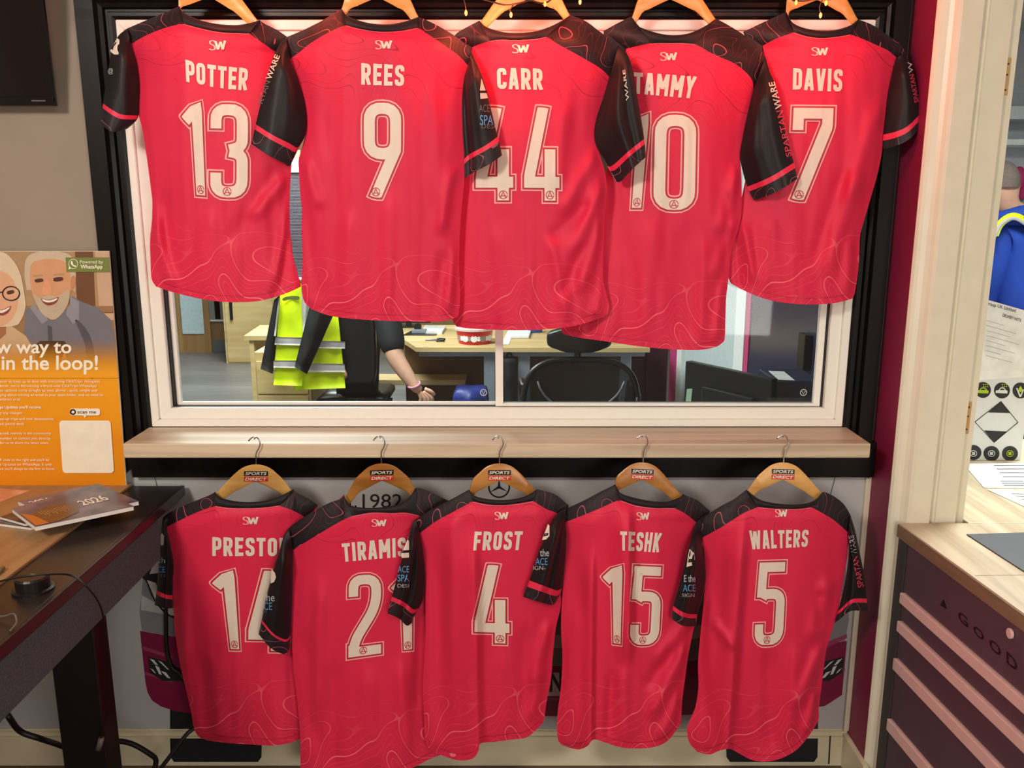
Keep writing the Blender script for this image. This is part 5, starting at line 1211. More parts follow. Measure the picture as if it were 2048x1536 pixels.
mesh_obj('lettering', [oncab(x, y, .0128) for x, y in ((1887, 1198), (1880, 1210), (1894, 1219))], [(0, 1, 2)], M_let, d0)
c_ = oncab(2022, 1267, .013)
lk = lathe('lock', [(.011, 0), (.011, .004), (.009, .005)], (0, 0, 0), M_hs, d0, 20)
from mathutils import Matrix
lk.matrix_local = Matrix.Translation(c_) @ Matrix.Rotation(-math.pi / 2, 4, 'Y')
box('keyway', c_.x - .0056, c_.x - .0048, c_.y - .001, c_.y + .001, c_.z - .005, c_.z + .005, M_let, lk).matrix_parent_inverse = lk.matrix_local.inverted()

# ---- things on the counter
M_paper = mat('white_paper', (238, 238, 232), .7); M_ink = mat('print_ink', (70, 70, 74), .6)
tag(hexa('desk_mat', [onz(1933, 1068, WT + .003), onz(2100, 1063, WT + .003), onz(2130, 1170, WT + .003), onz(2048, 1142, WT + .003)], (0, 0, -.0026), mat('slate_mat', (62, 64, 70), .6, var=.08, scale=9), None, .0008), 'dark slate desk mat on the counter', 'mat')
def sheet(c4, label, lines):
    t = thing('paper_sheet', label, 'paper', 'loose papers on the counter')
    tp = [onz(x, y, WT + .0022) for x, y in c4]; hexa('sheet', tp, (0, 0, -.0014), M_paper, t)
    for (a0, a1, b_, h) in lines:
        q = lambda a, b: (tp[0] * (1 - a) + tp[1] * a) * (1 - b) + (tp[3] * (1 - a) + tp[2] * a) * b + Vector((0, 0, .0005))
        mesh_obj('printed_line', [q(a0, b_), q(a1, b_), q(a1, b_ + h), q(a0, b_ + h)], [(0, 1, 2, 3)], M_ink, t)
sheet([(1926, 927), (2080, 926), (2110, 976), (1968, 975)], 'printed sheet with a car outline lying below the white box', [(.38, .8, .08 + .16 * k, .03) for k in range(4)] + [(.3, .62, .74 + .08 * k, .03) for k in range(3)])
sheet([(1975, 979), (2110, 982), (2160, 1030), (2048, 1012)], 'second printed sheet nearer the camera on the counter', [(.25, .5, .2 + .15 * k, .04) for k in range(3)])
# white box with round icons
bx = thing('white_carton', 'white carton printed with round black icons on the counter', 'box')
YB = onz(1990, 921, WT).y
x0 = at(1925, 900, YB).x; x1 = at(2044, 900, YB).x; zt = at(1990, 640, YB).z
M_carton = mat('white_carton_card', (226, 228, 226), .7, var=.02)
box('carton', x0, x1, YB, YB + .22, WT + .0006, zt, M_carton, bx, .002)
BP = lambda x, y, o=.0008: at(x, y, YB - o)
def bflat(n, pts, m, o=.0008, s=0):
    P_ = cr(pts, s, True) if s else [Vector(p) for p in pts]
    mesh_obj(n, [BP(p[0], p[1], o) for p in P_], [tuple(range(len(P_)))], m, bx)
M_ik = mat('icon_black', (34, 34, 36), .6); M_ig = mat('icon_lime', (178, 206, 40), .6); M_iw = mat('icon_white', (222, 226, 222), .6)
for cx, cy in ((1966, 780), (2004, 781), (2041, 781)):
    bflat('icon_disc', [(cx + 16 * math.cos(t), cy + 16 * math.sin(t)) for t in np.linspace(0, 2 * math.pi, 28)[:-1]], M_ik)
for cx, cy in ((1947, 905), (1983, 907), (2020, 907)):
    bflat('icon_disc', [(cx + 16 * math.cos(t), cy + 15 * math.sin(t)) for t in np.linspace(0, 2 * math.pi, 28)[:-1]], M_ik)
for cx, m_ in ((1965, M_ig), (2003, M_iw)):
    bflat('car_icon', [(cx - 12, 786), (cx - 11, 781), (cx - 6, 780), (cx - 2, 775), (cx + 5, 775), (cx + 9, 780), (cx + 12, 782), (cx + 12, 787)], m_, .0016)
    bflat('car_icon', [(cx - 4, 780), (cx - 1, 777), (cx + 4, 777), (cx + 7, 780)], M_ik, .0022)
    for k in range(6): bflat('spray_icon', [(cx + 1 + (k % 3) * 4, 768 + (k // 3) * 4), (cx + 3 + (k % 3) * 4, 768 + (k // 3) * 4), (cx + 3 + (k % 3) * 4, 770 + (k // 3) * 4), (cx + 1 + (k % 3) * 4, 770 + (k // 3) * 4)], m_ if cx == 1965 else M_ig, .0016)
bflat('drop_icon', [(2041, 772), (2045, 780), (2041, 784), (2037, 780)], M_ig, .0016, 3)
bflat('funnel_icon', [(2032, 776), (2035, 776), (2041, 790), (2046, 778), (2048, 780), (2042, 794), (2039, 794)], M_iw, .0016)
for cx, m_ in ((1947, M_iw), (1983, M_iw), (2020, M_ig)):
    ring_ = [BP(cx + 6.5 * math.cos(t), 907 + 6 * math.sin(t), .0016) for t in np.linspace(0, 2 * math.pi, 16)]
    tube('ring_icon', ring_, .0012, m_, bx, 5, 0)
    bflat('icon_centre', [(cx - 3, 904), (cx + 3, 904), (cx + 3, 910), (cx - 3, 910)], m_, .0016)
dm = [(2002, 803), (2036, 845), (1988, 885), (1950, 844)]
for a_, b_ in zip(dm, dm[1:] + dm[:1]): tube('diamond_line', [BP(*a_), BP(*b_)], .0011, M_ik, bx, 5, 0)
bflat('diamond_tip', [(2002, 803), (2021, 826), (1976, 825)], M_ik); bflat('diamond_tip', [(1968, 861), (2014, 863), (1988, 885)], M_ik)
note = thing('delivery_note', 'crumpled white delivery note hanging on the upper front of the carton', 'paper')
V, Fc, n = [], [], 14
for j in range(n):
    for i in range(n):
        a_, b_ = i / (n - 1), j / (n - 1); px, py = bil(((1966, 597), (2075, 628), (2068, 752), (1945, 762)), a_, 1 - b_)
        V.append(at(px, py, YB - .012 - .006 * noise.noise(Vector((a_ * 5, b_ * 5 + 3, 1))) * (.3 + b_)))
for j in range(n - 1):
    for i in range(n - 1): Fc.append((j * n + i, (j + 1) * n + i, (j + 1) * n + i + 1, j * n + i + 1))
mesh_obj('sheet', V, Fc, M_paper, note, True)
text_px('lettering', 'Group UK Limited', ((1972, 602), (2032, 618), (2031, 627), (1971, 611)), lambda x, y: at(x, y, YB - .021), M_ink, note, .02)
text_px('lettering', 'DELIVERY NOTE', ((2006, 627), (2043, 638), (2042, 644), (2005, 633)), lambda x, y: at(x, y, YB - .021), M_ink, note, .03)
for k in range(0):
    y_ = 636 + k * 9; text_px('lettering', 'item qty', ((1972, y_), (1990 + 7 * (k % 3), y_ + 5), (1990 + 7 * (k % 3), y_ + 8), (1972, y_ + 3)), lambda x, y: at(x, y, YB - .021), mat('faint_ink', (168, 170, 172), .6), note) if k in () else None
# lines of faint print on the note
for k in range(8):
    y_ = 640 + k * 10; w2 = (36, 60, 48, 66, 40, 58, 30, 52)[k]
    mesh_obj('printed_line', [at(1972, y_, YB - .021), at(1972 + w2, y_ + w2 * .28, YB - .021), at(1972 + w2, y_ + 1.2 + w2 * .28, YB - .021), at(1972, y_ + 1.2, YB - .021)], [(0, 1, 2, 3)], mat('faint_ink', (178, 180, 182), .6), note)
# shelves on the workshop wall
for i, (py, h) in enumerate(((228, 22), (286, 10))):
    p = at(2040, py, 6.0)
    tag(box('wall_shelf', 1.3, 4.1, 5.9, 6.195, p.z - h * .0019, p.z + h * .0019, M_white if i else mat('shelf_grey', (206, 210, 214), .6), None, .004), ('upper pale shelf' if not i else 'lower white shelf') + ' along the far workshop wall', 'shelf')

# ================================================================== PEOPLE (skin-modifier bodies)
M_skin = mat('skin_tone', (206, 158, 132), .55, var=.05, scale=30)
def skinned(name, verts, edges, radii, m, parent=None, sub=2, root=0):
    me = bpy.data.meshes.new(name); me.from_pydata([tuple(v) for v in verts], edges, []); me.update(); me.materials.append(m)
    o = bpy.data.objects.new(name, me); col.objects.link(o)
    if parent: o.parent = parent
    s_ = o.modifiers.new('skin', 'SKIN'); s_.use_smooth_shade = True
    for i, r in enumerate(radii):
        r = (r, r) if not isinstance(r, tuple) else r
        me.skin_vertices[0].data[i].radius = r; me.skin_vertices[0].data[i].use_root = (i == root)
    sb = o.modifiers.new('sub', 'SUBSURF'); sb.levels = sub; sb.render_levels = sub
    return o
# person standing in the workshop, seen from behind
YP = 4.8
def wp(px, py, dy=0.0): return at(px, py, YP + dy)
man = thing('person', 'person in blue hoodie and hi-vis braces seen from behind in the workshop', 'person')
hx = wp(2003, 360)
bx_, by_ = hx.x, YP; H = wp(2003, 321).z; tx = wp(2066, 500).x
V = [(tx, by_, .95), (tx, by_, 1.15), (tx - .01, by_, 1.34), (tx - .05, by_, H - .33), (bx_ + .04, by_, H - .24), (bx_ + .01, by_ - .01, H - .15), (bx_, by_ + .01, H - .075),
     (tx - .17, by_, H - .36), (tx - .19, by_ + .02, H - .62), (tx - .16, by_ + .12, H - .86), (tx - .1, by_ + .26, H - .92),
     (tx + .16, by_, H - .36), (tx + .20, by_ + .02, H - .62), (tx + .18, by_ + .12, H - .86), (tx + .14, by_ + .26, H - .92),
     (tx - .1, by_, .88), (tx - .11, by_, .47), (tx - .11, by_ + .02, .08), (tx - .11, by_ + .14, .04), (tx + .1, by_, .88), (tx + .11, by_, .47), (tx + .11, by_ + .02, .08), (tx + .11, by_ + .14, .04)]
E = [(0, 1), (1, 2), (2, 3), (3, 4), (4, 5), (5, 6), (3, 7), (7, 8), (8, 9), (9, 10), (3, 11), (11, 12), (12, 13), (13, 14), (0, 15), (15, 16), (16, 17), (17, 18), (0, 19), (19, 20), (20, 21), (21, 22)]
R_ = [(.15, .11), (.15, .11), (.16, .11), (.09, .08), (.06, .06), (.082, .098), (.080, .094), .062, .05, .042, .035, .062, .05, .042, .035, .085, .065, .05, .04, .085, .065, .05, .04]
skinned('body', V, E, R_, M_skin, man)
M_blueh = mat('blue_hoodie', (28, 66, 168), .8, var=.12, scale=12, bump=.2)
M_trou = mat('dark_trousers', (38, 40, 52), .8)
skinned('hoodie', V[:4] + V[7:10] + V[11:14], [(0, 1), (1, 2), (2, 3), (3, 4), (4, 5), (5, 6), (3, 7), (7, 8), (8, 9)], [(.17, .14), (.18, .14), (.19, .14), (.13, .115), .095, .08, .06, .095, .08, .06], M_blueh, man)
skinned('trousers', [V[0]] + V[15:18] + V[19:22], [(0, 1), (1, 2), (2, 3), (0, 4), (4, 5), (5, 6)], [(.165, .13), .105, .085, .065, .105, .085, .065], M_trou, man)
tube('hood', [(bx_ - .07, by_ - .06, H - .31), (bx_ + .06, by_ - .12, H - .29), (bx_ + .2, by_ - .08, H - .27), (bx_ + .26, by_, H - .27)], .04, M_blueh, man, 12, 6, [.03, .055, .05, .03])
def ellip(name, c, r, m, parent, zmin=-1.0):
    bm = bmesh.new(); bmesh.ops.create_uvsphere(bm, u_segments=24, v_segments=16, radius=1.0)
    bmesh.ops.delete(bm, geom=[v for v in bm.verts if v.co.z < zmin], context='VERTS')
    for v in bm.verts: v.co = Vector(c) + Vector((v.co.x * r[0], v.co.y * r[1], v.co.z * r[2]))
    return bm_obj(name, bm, m, parent, True)
ellip('hair', (bx_, by_, H - .118), (.087, .104, .118), mat('short_hair', (112, 98, 92), .8, scale=200, var=.25), man, -.35)
for sx in (-1, 1): ellip('ear', (bx_ + sx * .086, by_ + .02, H - .135), (.012, .022, .032), M_skin, man)
ellip('nose', (bx_, by_ + .105, H - .14), (.014, .02, .022), M_skin, man)
M_hv = mat('hi_vis_yellow', (222, 248, 4), .6, var=.06, scale=16); M_ref = mat('reflective_tape', (186, 180, 180), .5)
def strap(nm, pts, w_, Y, m):
    V, Fc = [], []; P_ = cr(pts, 6)
    for i, p in enumerate(P_):
        t = P_[min(i + 1, len(P_) - 1)] - P_[max(0, i - 1)]; nn = Vector((-t[1], t[0])).normalized()
        for sg in (-1, 1):
            q = (p[0] + nn[0] * w_ * sg, p[1] + nn[1] * w_ * sg)
            V.append(at(q[0], q[1], Y)); V.append(at(q[0], q[1], Y + .01))
    for i in range(len(P_) - 1):
        a = 4 * i; Fc += [(a, a + 4, a + 6, a + 2), (a + 1, a + 3, a + 7, a + 5), (a, a + 1, a + 5, a + 4), (a + 2, a + 6, a + 7, a + 3)]
    mesh_obj(nm, V, Fc, m, man, True)
strap('hi_vis_strap', [(1990, 470), (1999, 450), (2014, 437), (2030, 433), (2050, 442), (2075, 462), (2090, 500), (2092, 590)], 7.5, YP - .17, M_hv)
strap('reflective_strap', [(1990, 473), (2000, 452), (2015, 440), (2030, 437), (2049, 447), (2073, 467), (2087, 503), (2089, 590)], 3.5, YP - .172, M_ref)
# ear defenders hung on the far wall behind
ed = thing('ear_defenders', 'pink and grey ear defenders hanging on the workshop wall beside the person', 'ear defenders')
q_ = at(2036, 365, 6.12)
tube('headband', [at(2034 + 13 * math.sin(t), 372 - 30 * math.cos(t), 6.14) for t in np.linspace(-.2, 2.9, 12)], .02, mat('defender_grey', (96, 98, 104), .5), ed, 8, 0)
ellip('cup', at(2037, 358, 6.13), (.045, .05, .085), mat('defender_pink', (196, 52, 110), .5), ed); ellip('cup', at(2046, 380, 6.13), (.03, .05, .07), mat('defender_pink', (196, 52, 110), .5), ed)

# ================================================================== OFFICE
M_lw = wood('office_light_wood', (222, 194, 140), (198, 166, 110), 'X', 6, .45, 8)
M_bw = wood('office_brown_panel', (108, 78, 52), (88, 62, 40), 'Z', 6, .5, 8)
M_dg = mat('office_grey_metal', (150, 158, 168), .4, .2)
M_blk = mat('office_black_fabric', (16, 16, 20), .8, var=.1, scale=8); M_plk = mat('office_black_plastic', (20, 20, 22), .35)
def obox(name, px0, px1, py0, py1, Y, dp, m, parent=None, bev=.004):
    a_, b_ = at(px0, py1, Y), at(px1, py0, Y); return box(name, a_.x, b_.x, Y, Y + dp, a_.z, b_.z, m, parent, bev)
# far wall: door with glazed slit, grey-glass window built as a framed board, dado
door = bpy.data.objects.new('door_2', None); col.objects.link(door); struct(door, 'wooden office door with a narrow glazed slit')
obox('door_leaf', 342, 396, 330, 706, 9.25, .045, wood('door_wood', (176, 136, 86), (150, 110, 66), 'Z', 5, .5), door)
obox('glazed_slit', 365, 387, 380, 668, 9.235, .01, mat('pale_glass', (196, 214, 220), .2), door)
nb_ = thing('grey_pane_window', 'white-framed window with grey panes on the far office wall', 'board')
obox('frame', 401, 452, 420, 643, 9.27, .025, M_white, nb_); obox('pane', 405, 427, 424, 639, 9.262, .01, mat('pane_grey', (128, 126, 120), .3), nb_); obox('pane', 430, 450, 424, 639, 9.262, .01, mat('pane_grey', (128, 126, 120), .3), nb_)
struct(obox('baseboard_far', 300, 470, 681, 704, 9.285, .014, mat('grey_dado', (96, 102, 106), .6)))
cup = thing('tall_cupboard', 'tall light-wood cupboard at the back of the office', 'cupboard')
p0 = at(453, 728, 8.6); obox('body', 453, 600, 300, 728, 8.6, .5, M_lw, cup); obox('door', 457, 527, 306, 724, 8.585, .014, M_lw, cup)
hd = obox('handle', 460, 463, 602, 640, 8.565, .02, M_plk, cup)
# far window with dark blind
fw = bpy.data.objects.new('window_2', None); col.objects.link(fw); struct(fw, 'far office window with a dark blind')
obox('frame', 540, 660, 318, 345, 8.0, .05, M_white, fw); obox('frame', 612, 640, 345, 560, 8.0, .05, M_white, fw)
obox('backing', 540, 613, 345, 560, 8.06, .02, mat('blind_dark', (44, 44, 50), .7), fw)
bm = bmesh.new()
for k in range(72):
    y_ = 346 + k * 2.95; a_, b_ = at(540, y_ + 1.7, 8.03), at(612, y_, 8.03); abox(bm, a_.x, b_.x, 8.02, 8.03, a_.z, b_.z)
sl_ = bm_obj('slats', bm, mat('blind_slat', (104, 104, 112), .5), fw); sl_['kind'] = 'stuff'
obox('sill_board', 560, 640, 556, 566, 7.96, .08, M_white, fw)
# left desk end and pedestal
dk = thing('office_desk', 'light-wood desk end behind the hi-vis jacket', 'desk')
zt_ = .73
hexa('top', [onz(487, 672, zt_), onz(520, 650, zt_), onz(640, 650, zt_), onz(640, 672, zt_)], (0, 0, -.03), M_lw, dk)
a_ = onz(490, 672, zt_); box('side_panel', a_.x + .02, a_.x + .05, a_.y + .02, a_.y + .5, 0, zt_ - .03, M_lw, dk)
pd = thing('desk_pedestal', 'light-wood drawer pedestal left of the black chair', 'pedestal')
pa_ = at(508, 704, 5.1); pbx = at(618, 704, 5.1)
box('body', pa_.x, pbx.x, 5.1, 5.55, 0, pa_.z, M_lw, pd, .004)
for k in range(3):
    zz0 = .06 + k * .21; f_ = box('drawer', pa_.x + .012, pbx.x - .012, 5.085, 5.1, zz0, zz0 + .2, M_lw, pd, .003)
    tube('handle', [(pa_.x + .12, 5.08, zz0 + .15), (pa_.x + .16, 5.06, zz0 + .145), (pbx.x - .16, 5.06, zz0 + .145), (pbx.x - .12, 5.08, zz0 + .15)], .006, M_dg, f_, 6, 4)
# jacket with hi-vis panels hung over a chair
ch = thing('task_chair', 'black task chair under the hi-vis jacket', 'chair')
cc_ = at(692, 760, 4.95)
def curved_panel(name, x0, x1, z0, z1, Y, bulge, th, m, parent, lean=0.0, nx=14, nz=12, rnd=.5, wob=0.0, sd=0):
    V, Fc = [], []
    for s_ in (0, 1):
        for j in range(nz):
            for i in range(nx):
                a_, b_ = i / (nx - 1) * 2 - 1, j / (nz - 1) * 2 - 1
                sq = 1 - rnd * .25 * abs(b_) ** 4; sz = 1 - rnd * .15 * abs(a_) ** 4
                x = (x0 + x1) / 2 + a_ * sq * (x1 - x0) / 2; z = (z0 + z1) / 2 + b_ * sz * (z1 - z0) / 2
                y = Y + bulge * a_ * a_ + lean * b_ + (th if s_ else 0) - wob * noise.noise(Vector((x * 14 + sd, z * 7, sd)))
                V.append((x, y, z))
    o_ = nx * nz
    for j in range(nz - 1):
        for i in range(nx - 1):
            k = j * nx + i; Fc.append((k, k + 1, k + nx + 1, k + nx)); Fc.append((o_ + k, o_ + k + nx, o_ + k + nx + 1, o_ + k + 1))
    ring_ = [i for i in range(nx)] + [(j + 1) * nx - 1 for j in range(1, nz)] + [(nz - 1) * nx + i for i in range(nx - 2, -1, -1)] + [j * nx for j in range(nz - 2, 0, -1)]
    for k in range(len(ring_)):
        a_, b_ = ring_[k], ring_[(k + 1) % len(ring_)]; Fc.append((a_, o_ + a_, o_ + b_, b_))
    return mesh_obj(name, V, Fc, m, parent, True)
curved_panel('backrest', cc_.x - .18, cc_.x + .18, .55, 1.04, 4.98, -.03, .05, M_plk, ch)
curved_panel('seat', cc_.x - .2, cc_.x + .22, .41, .47, 5.02, 0, .42, M_plk, ch)
tube('gas_post', [(cc_.x, 5.25, .42), (cc_.x, 5.25, .1)], .03, M_plk, ch, 10, 0)
for k in range(5):
    an = k * 2 * math.pi / 5 + .3; tube('leg', [(cc_.x, 5.25, .1), (cc_.x + .2 * math.cos(an), 5.25 + .2 * math.sin(an), .03)], .025, M_plk, ch, 8, 0)
jk = thing('hi_vis_jacket', 'yellow hi-vis jacket with grey reflective bands and black sleeves on a chair', 'jacket')
def jq(name, c4, Y, m, bul=.03, wob=.012, parent=jk, sd=0, nx=12, nz=16):
    V, Fc = [], []
    for s_ in (0, 1):
        for j in range(nz):
            for i in range(nx):
                a_, b_ = i / (nx - 1), j / (nz - 1); px, py = bil(c4, a_, 1 - b_)
                y = Y - bul * math.sin(math.pi * a_) + (.02 * math.sin(math.pi * a_) + .004 if s_ else 0) - wob * noise.noise(Vector((px / 16. + sd, py / 40., sd)))
                V.append(at(px, py, y))
    o_ = nx * nz
    for j in range(nz - 1):
        for i in range(nx - 1):
            k = j * nx + i; Fc.append((k, k + nx, k + nx + 1, k + 1)); Fc.append((o_ + k, o_ + k + 1, o_ + k + nx + 1, o_ + k + nx))
    ring_ = [i for i in range(nx)] + [(j + 1) * nx - 1 for j in range(1, nz)] + [(nz - 1) * nx + i for i in range(nx - 2, -1, -1)] + [j * nx for j in range(nz - 2, 0, -1)]
    for k in range(len(ring_)): Fc.append((ring_[k], o_ + ring_[k], o_ + ring_[(k + 1) % len(ring_)], ring_[(k + 1) % len(ring_)]))
    return mesh_obj(name, V, Fc, m, parent, True)
jq('front_panel', ((562, 560), (616, 560), (604, 772), (547, 770)), 4.90, M_hv, sd=1)
jq('back_panel', ((600, 560), (672, 590), (691, 776), (588, 780)), 4.93, M_hv, sd=2)
for (q_, y_) in ((((551, 674), (612, 675), (610, 691), (549, 689)), 4.888), (((547, 721), (606, 721), (605, 736), (547, 735)), 4.888), (((606, 680), (690, 683), (690, 697), (606, 696)), 4.915), (((600, 726), (689, 728), (690, 744), (598, 744)), 4.915), (((600, 560), (625, 560), (612, 672), (606, 672)), 4.886), (((557, 595), (561, 595), (552, 672), (548, 672)), 4.886)):
    jq('reflective_band', q_, y_, M_ref, .03, .012, jk, 1, 10, 5)
jq('sleeve', ((548, 600), (566, 585), (546, 748), (521, 738)), 4.95, M_blk, .05, .02, jk, 4)
jq('sleeve', ((630, 570), (676, 610), (614, 748), (589, 734)), 4.84, M_blk, .05, .02, jk, 5)
V_, F_ = [], []
flat('chest_print', [(566, 596), (582, 592), (598, 593), (597, 600), (580, 599), (567, 602)], lambda x, y: 4.862, mat('jacket_print', (92, 104, 40), .6), jk, 3)
# person in the black t-shirt, sitting, arm reaching down
pr = thing('person', 'person in black t-shirt and pink wristband reaching down beside the desk', 'person')
def op(px, py, Y): return at(px, py, Y)
V = [op(715, 830, 5.2), op(715, 740, 5.2), op(720, 660, 5.15), op(725, 590, 5.1), op(728, 560, 5.08), op(730, 520, 5.05), op(730, 490, 5.05),
     op(768, 604, 5.02), op(781, 670, 4.95), op(790, 715, 4.9), op(815, 752, 4.86), op(828, 770, 4.84), op(842, 785, 4.83),
     op(680, 605, 5.15), op(668, 670, 5.1), op(672, 730, 5.0), op(690, 760, 4.95),
     op(740, 860, 4.95), op(745, 900, 4.75), op(742, 1080, 4.8), op(742, 1100, 4.65), op(690, 860, 4.95), op(690, 900, 4.75), op(688, 1080, 4.8), op(688, 1100, 4.65)]
E = [(0, 1), (1, 2), (2, 3), (3, 4), (4, 5), (5, 6), (3, 7), (7, 8), (8, 9), (9, 10), (10, 11), (11, 12), (3, 13), (13, 14), (14, 15), (15, 16), (0, 17), (17, 18), (18, 19), (19, 20), (0, 21), (21, 22), (22, 23), (23, 24)]
R_ = [(.16, .13), (.16, .12), (.17, .12), (.10, .09), .05, (.075, .09), (.075, .09), .068, .064, .056, .045, .034, (.04, .024), .065, .055, .042, .03, .085, .075, .045, .04, .085, .075, .045, .04]
skinned('body', V, E, R_, M_skin, pr)
skinned('t_shirt', V[:4] + V[7:10] + V[13:15], [(0, 1), (1, 2), (2, 3), (3, 4), (4, 5), (5, 6), (3, 7), (7, 8)], [(.18, .15), (.18, .14), (.19, .14), (.115, .10), .085, .082, .075, .085, .08], M_blk, pr)
skinned('trousers', [V[0], V[17], V[18], V[19], V[21], V[22], V[23]], [(0, 1), (1, 2), (2, 3), (0, 4), (4, 5), (5, 6)], [(.175, .15), .1, .09, .06, .1, .09, .06], M_trou, pr)
tube('wristband', [op(828 + 12 * math.cos(t), 769 + 6 * math.sin(t) - 3 * math.cos(t), 4.845 - .045 * math.sin(t)) for t in np.linspace(0, 2 * math.pi, 14)], .006, mat('pink_band', (226, 150, 180), .5), pr, 8, 0)
for (a_, b_, c_) in (((836, 782), (842, 797), (838, 810)), ((840, 784), (850, 799), (848, 812)), ((845, 784), (857, 798), (856, 812)), ((848, 783), (863, 795), (864, 807)), ((850, 778), (862, 783), (868, 790))):
    tube('finger', [op(*a_, 4.83), op(*b_, 4.82), op(*c_, 4.83)], .0115, M_skin, pr, 8, 4)
# main desk
dk = thing('office_desk', 'long light-wood office desk with grey metal legs in the middle of the office', 'desk')
pts = [(780, 650), (790, 672), (806, 678), (822, 688), (832, 695), (1300, 696), (1250, 650)]
Vt = [onz(x, y, zt_) for x, y in pts]; n_ = len(Vt)
mesh_obj('top', Vt + [v - Vector((0, 0, .028)) for v in Vt], [tuple(range(n_)), tuple(range(2 * n_ - 1, n_ - 1, -1))] + [(i, n_ + i, n_ + (i + 1) % n_, (i + 1) % n_) for i in range(n_)], M_lw, dk)
YD = Vt[4].y + .03
obox('rail', 838, 1290, 703, 713, YD, .04, M_dg, dk)
for px0, px1 in ((968, 990), (1036, 1060), (1240, 1262)):
    a_, b_ = at(px0, 760, YD + .01), at(px1, 760, YD + .01); box('leg', a_.x, b_.x, YD + .01, YD + .07, 0, zt_ - .06, M_dg, dk, .004)
a_, b_ = at(810, 712, YD + .42), at(1262, 712, YD + .42); box('modesty_panel', a_.x, b_.x, YD + .42, YD + .44, .12, zt_ - .03, M_bw, dk)
tub = thing('sweet_tub', 'red plastic sweet tub with a white-patterned band on the desk', 'tub')
tc_ = onz(948, 690, zt_)
lathe('tub', [(.104, 0), (.114, .05), (.12, .085), (.124, .087)], (tc_.x, tc_.y + .1, zt_), mat('tub_red', (206, 24, 36), .3), tub, 28)
lathe('lid', [(.128, .087), (.128, .1), (.12, .104)], (tc_.x, tc_.y + .1, zt_), mat('lid_clear', (232, 196, 190), .3), tub, 28)
for k in range(9):
    an = -2.6 + k * .26; r = .1125
    o = lathe('band_spot', [(.016 if k % 2 else .022, 0), (.016 if k % 2 else .022, .002)], (0, 0, 0), M_white if k % 3 else mat('spot_grey', (150, 130, 130), .5), tub, 10)
    o.matrix_local = Matrix.Translation((tc_.x + r * math.cos(an), tc_.y + .1 + r * math.sin(an), zt_ + .04)) @ Matrix.Rotation(an, 4, 'Z') @ Matrix.Rotation(math.pi / 2, 4, 'Y')
def ontop(name, c4, h, m, label, cat, bev=0.0): return tag(hexa(name, [onz(x, y, zt_ + h) for x, y in c4], (0, 0, -h + .0008), m, None, bev), label, cat)
ontop('mouse_mat', [(805, 670), (830, 658), (880, 660), (872, 670)], .004, M_plk, 'black mat on the desk left of the red tub', 'mat')
ontop('paper_stack', [(843, 662), (850, 650), (892, 652), (884, 663)], .02, M_paper, 'white paper stack at the back of the desk', 'paper')
t = thing('tape_dispenser', 'grey tape dispenser standing on the black mat', 'dispenser'); q_ = onz(838, 668, zt_)
box('base', q_.x - .05, q_.x + .05, q_.y, q_.y + .05, zt_ + .0045, zt_ + .03, M_dg, t, .004); lathe('reel', [(.026, -.012), (.026, .012)], (0, 0, 0), M_plk, t, 16).matrix_local = Matrix.Translation((q_.x - .01, q_.y + .025, zt_ + .045)) @ Matrix.Rotation(math.pi / 2, 4, 'X')
t = thing('scissors', 'black-handled scissors lying on the desk in front of the tub', 'scissors'); q_ = onz(872, 682, zt_)
tube('blade', [(q_.x - .07, q_.y, zt_ + .006), (q_.x, q_.y + .01, zt_ + .006)], .006, M_dg, t, 6, 0)
for s_ in (-1, 1): tube('handle', [(q_.x + .03 + .025 * math.cos(k), q_.y + s_ * .03 + .02 * math.sin(k), zt_ + .008) for k in np.linspace(0, 6.28, 12)], .006, M_plk, t, 6, 0)
t = thing('desk_monitor', 'low dark monitor foot at the back of the office desk', 'monitor')
q_ = onz(800, 655, zt_); box('screen', q_.x - .1, q_.x + .22, q_.y + .02, q_.y + .05, zt_ + .03, zt_ + .4, M_plk, t, .006); box('stand', q_.x + .04, q_.x + .08, q_.y + .02, q_.y + .06, zt_, zt_ + .06, M_plk, t); box('foot', q_.x - .02, q_.x + .14, q_.y - .02, q_.y + .1, zt_ + .0005, zt_ + .012, M_plk, t)
ontop('plate', [(1010, 672), (1016, 660), (1062, 660), (1058, 672)], .018, M_white, 'white paper plate on the desk right of the tub', 'plate', .004)
ontop('document', [(1003, 688), (1008, 676), (1022, 676), (1018, 688)], .003, M_paper, 'small white document beside the window bar', 'paper')
t = thing('biscuit_bag', 'blue and green snack bag on the desk behind the window bar', 'bag'); q_ = onz(1068, 666, zt_)
curved_panel('bag', q_.x - .06, q_.x + .06, zt_ + .001, zt_ + .07, q_.y, .02, .04, mat('bag_blue', (52, 84, 160), .3), t, wob=.02)
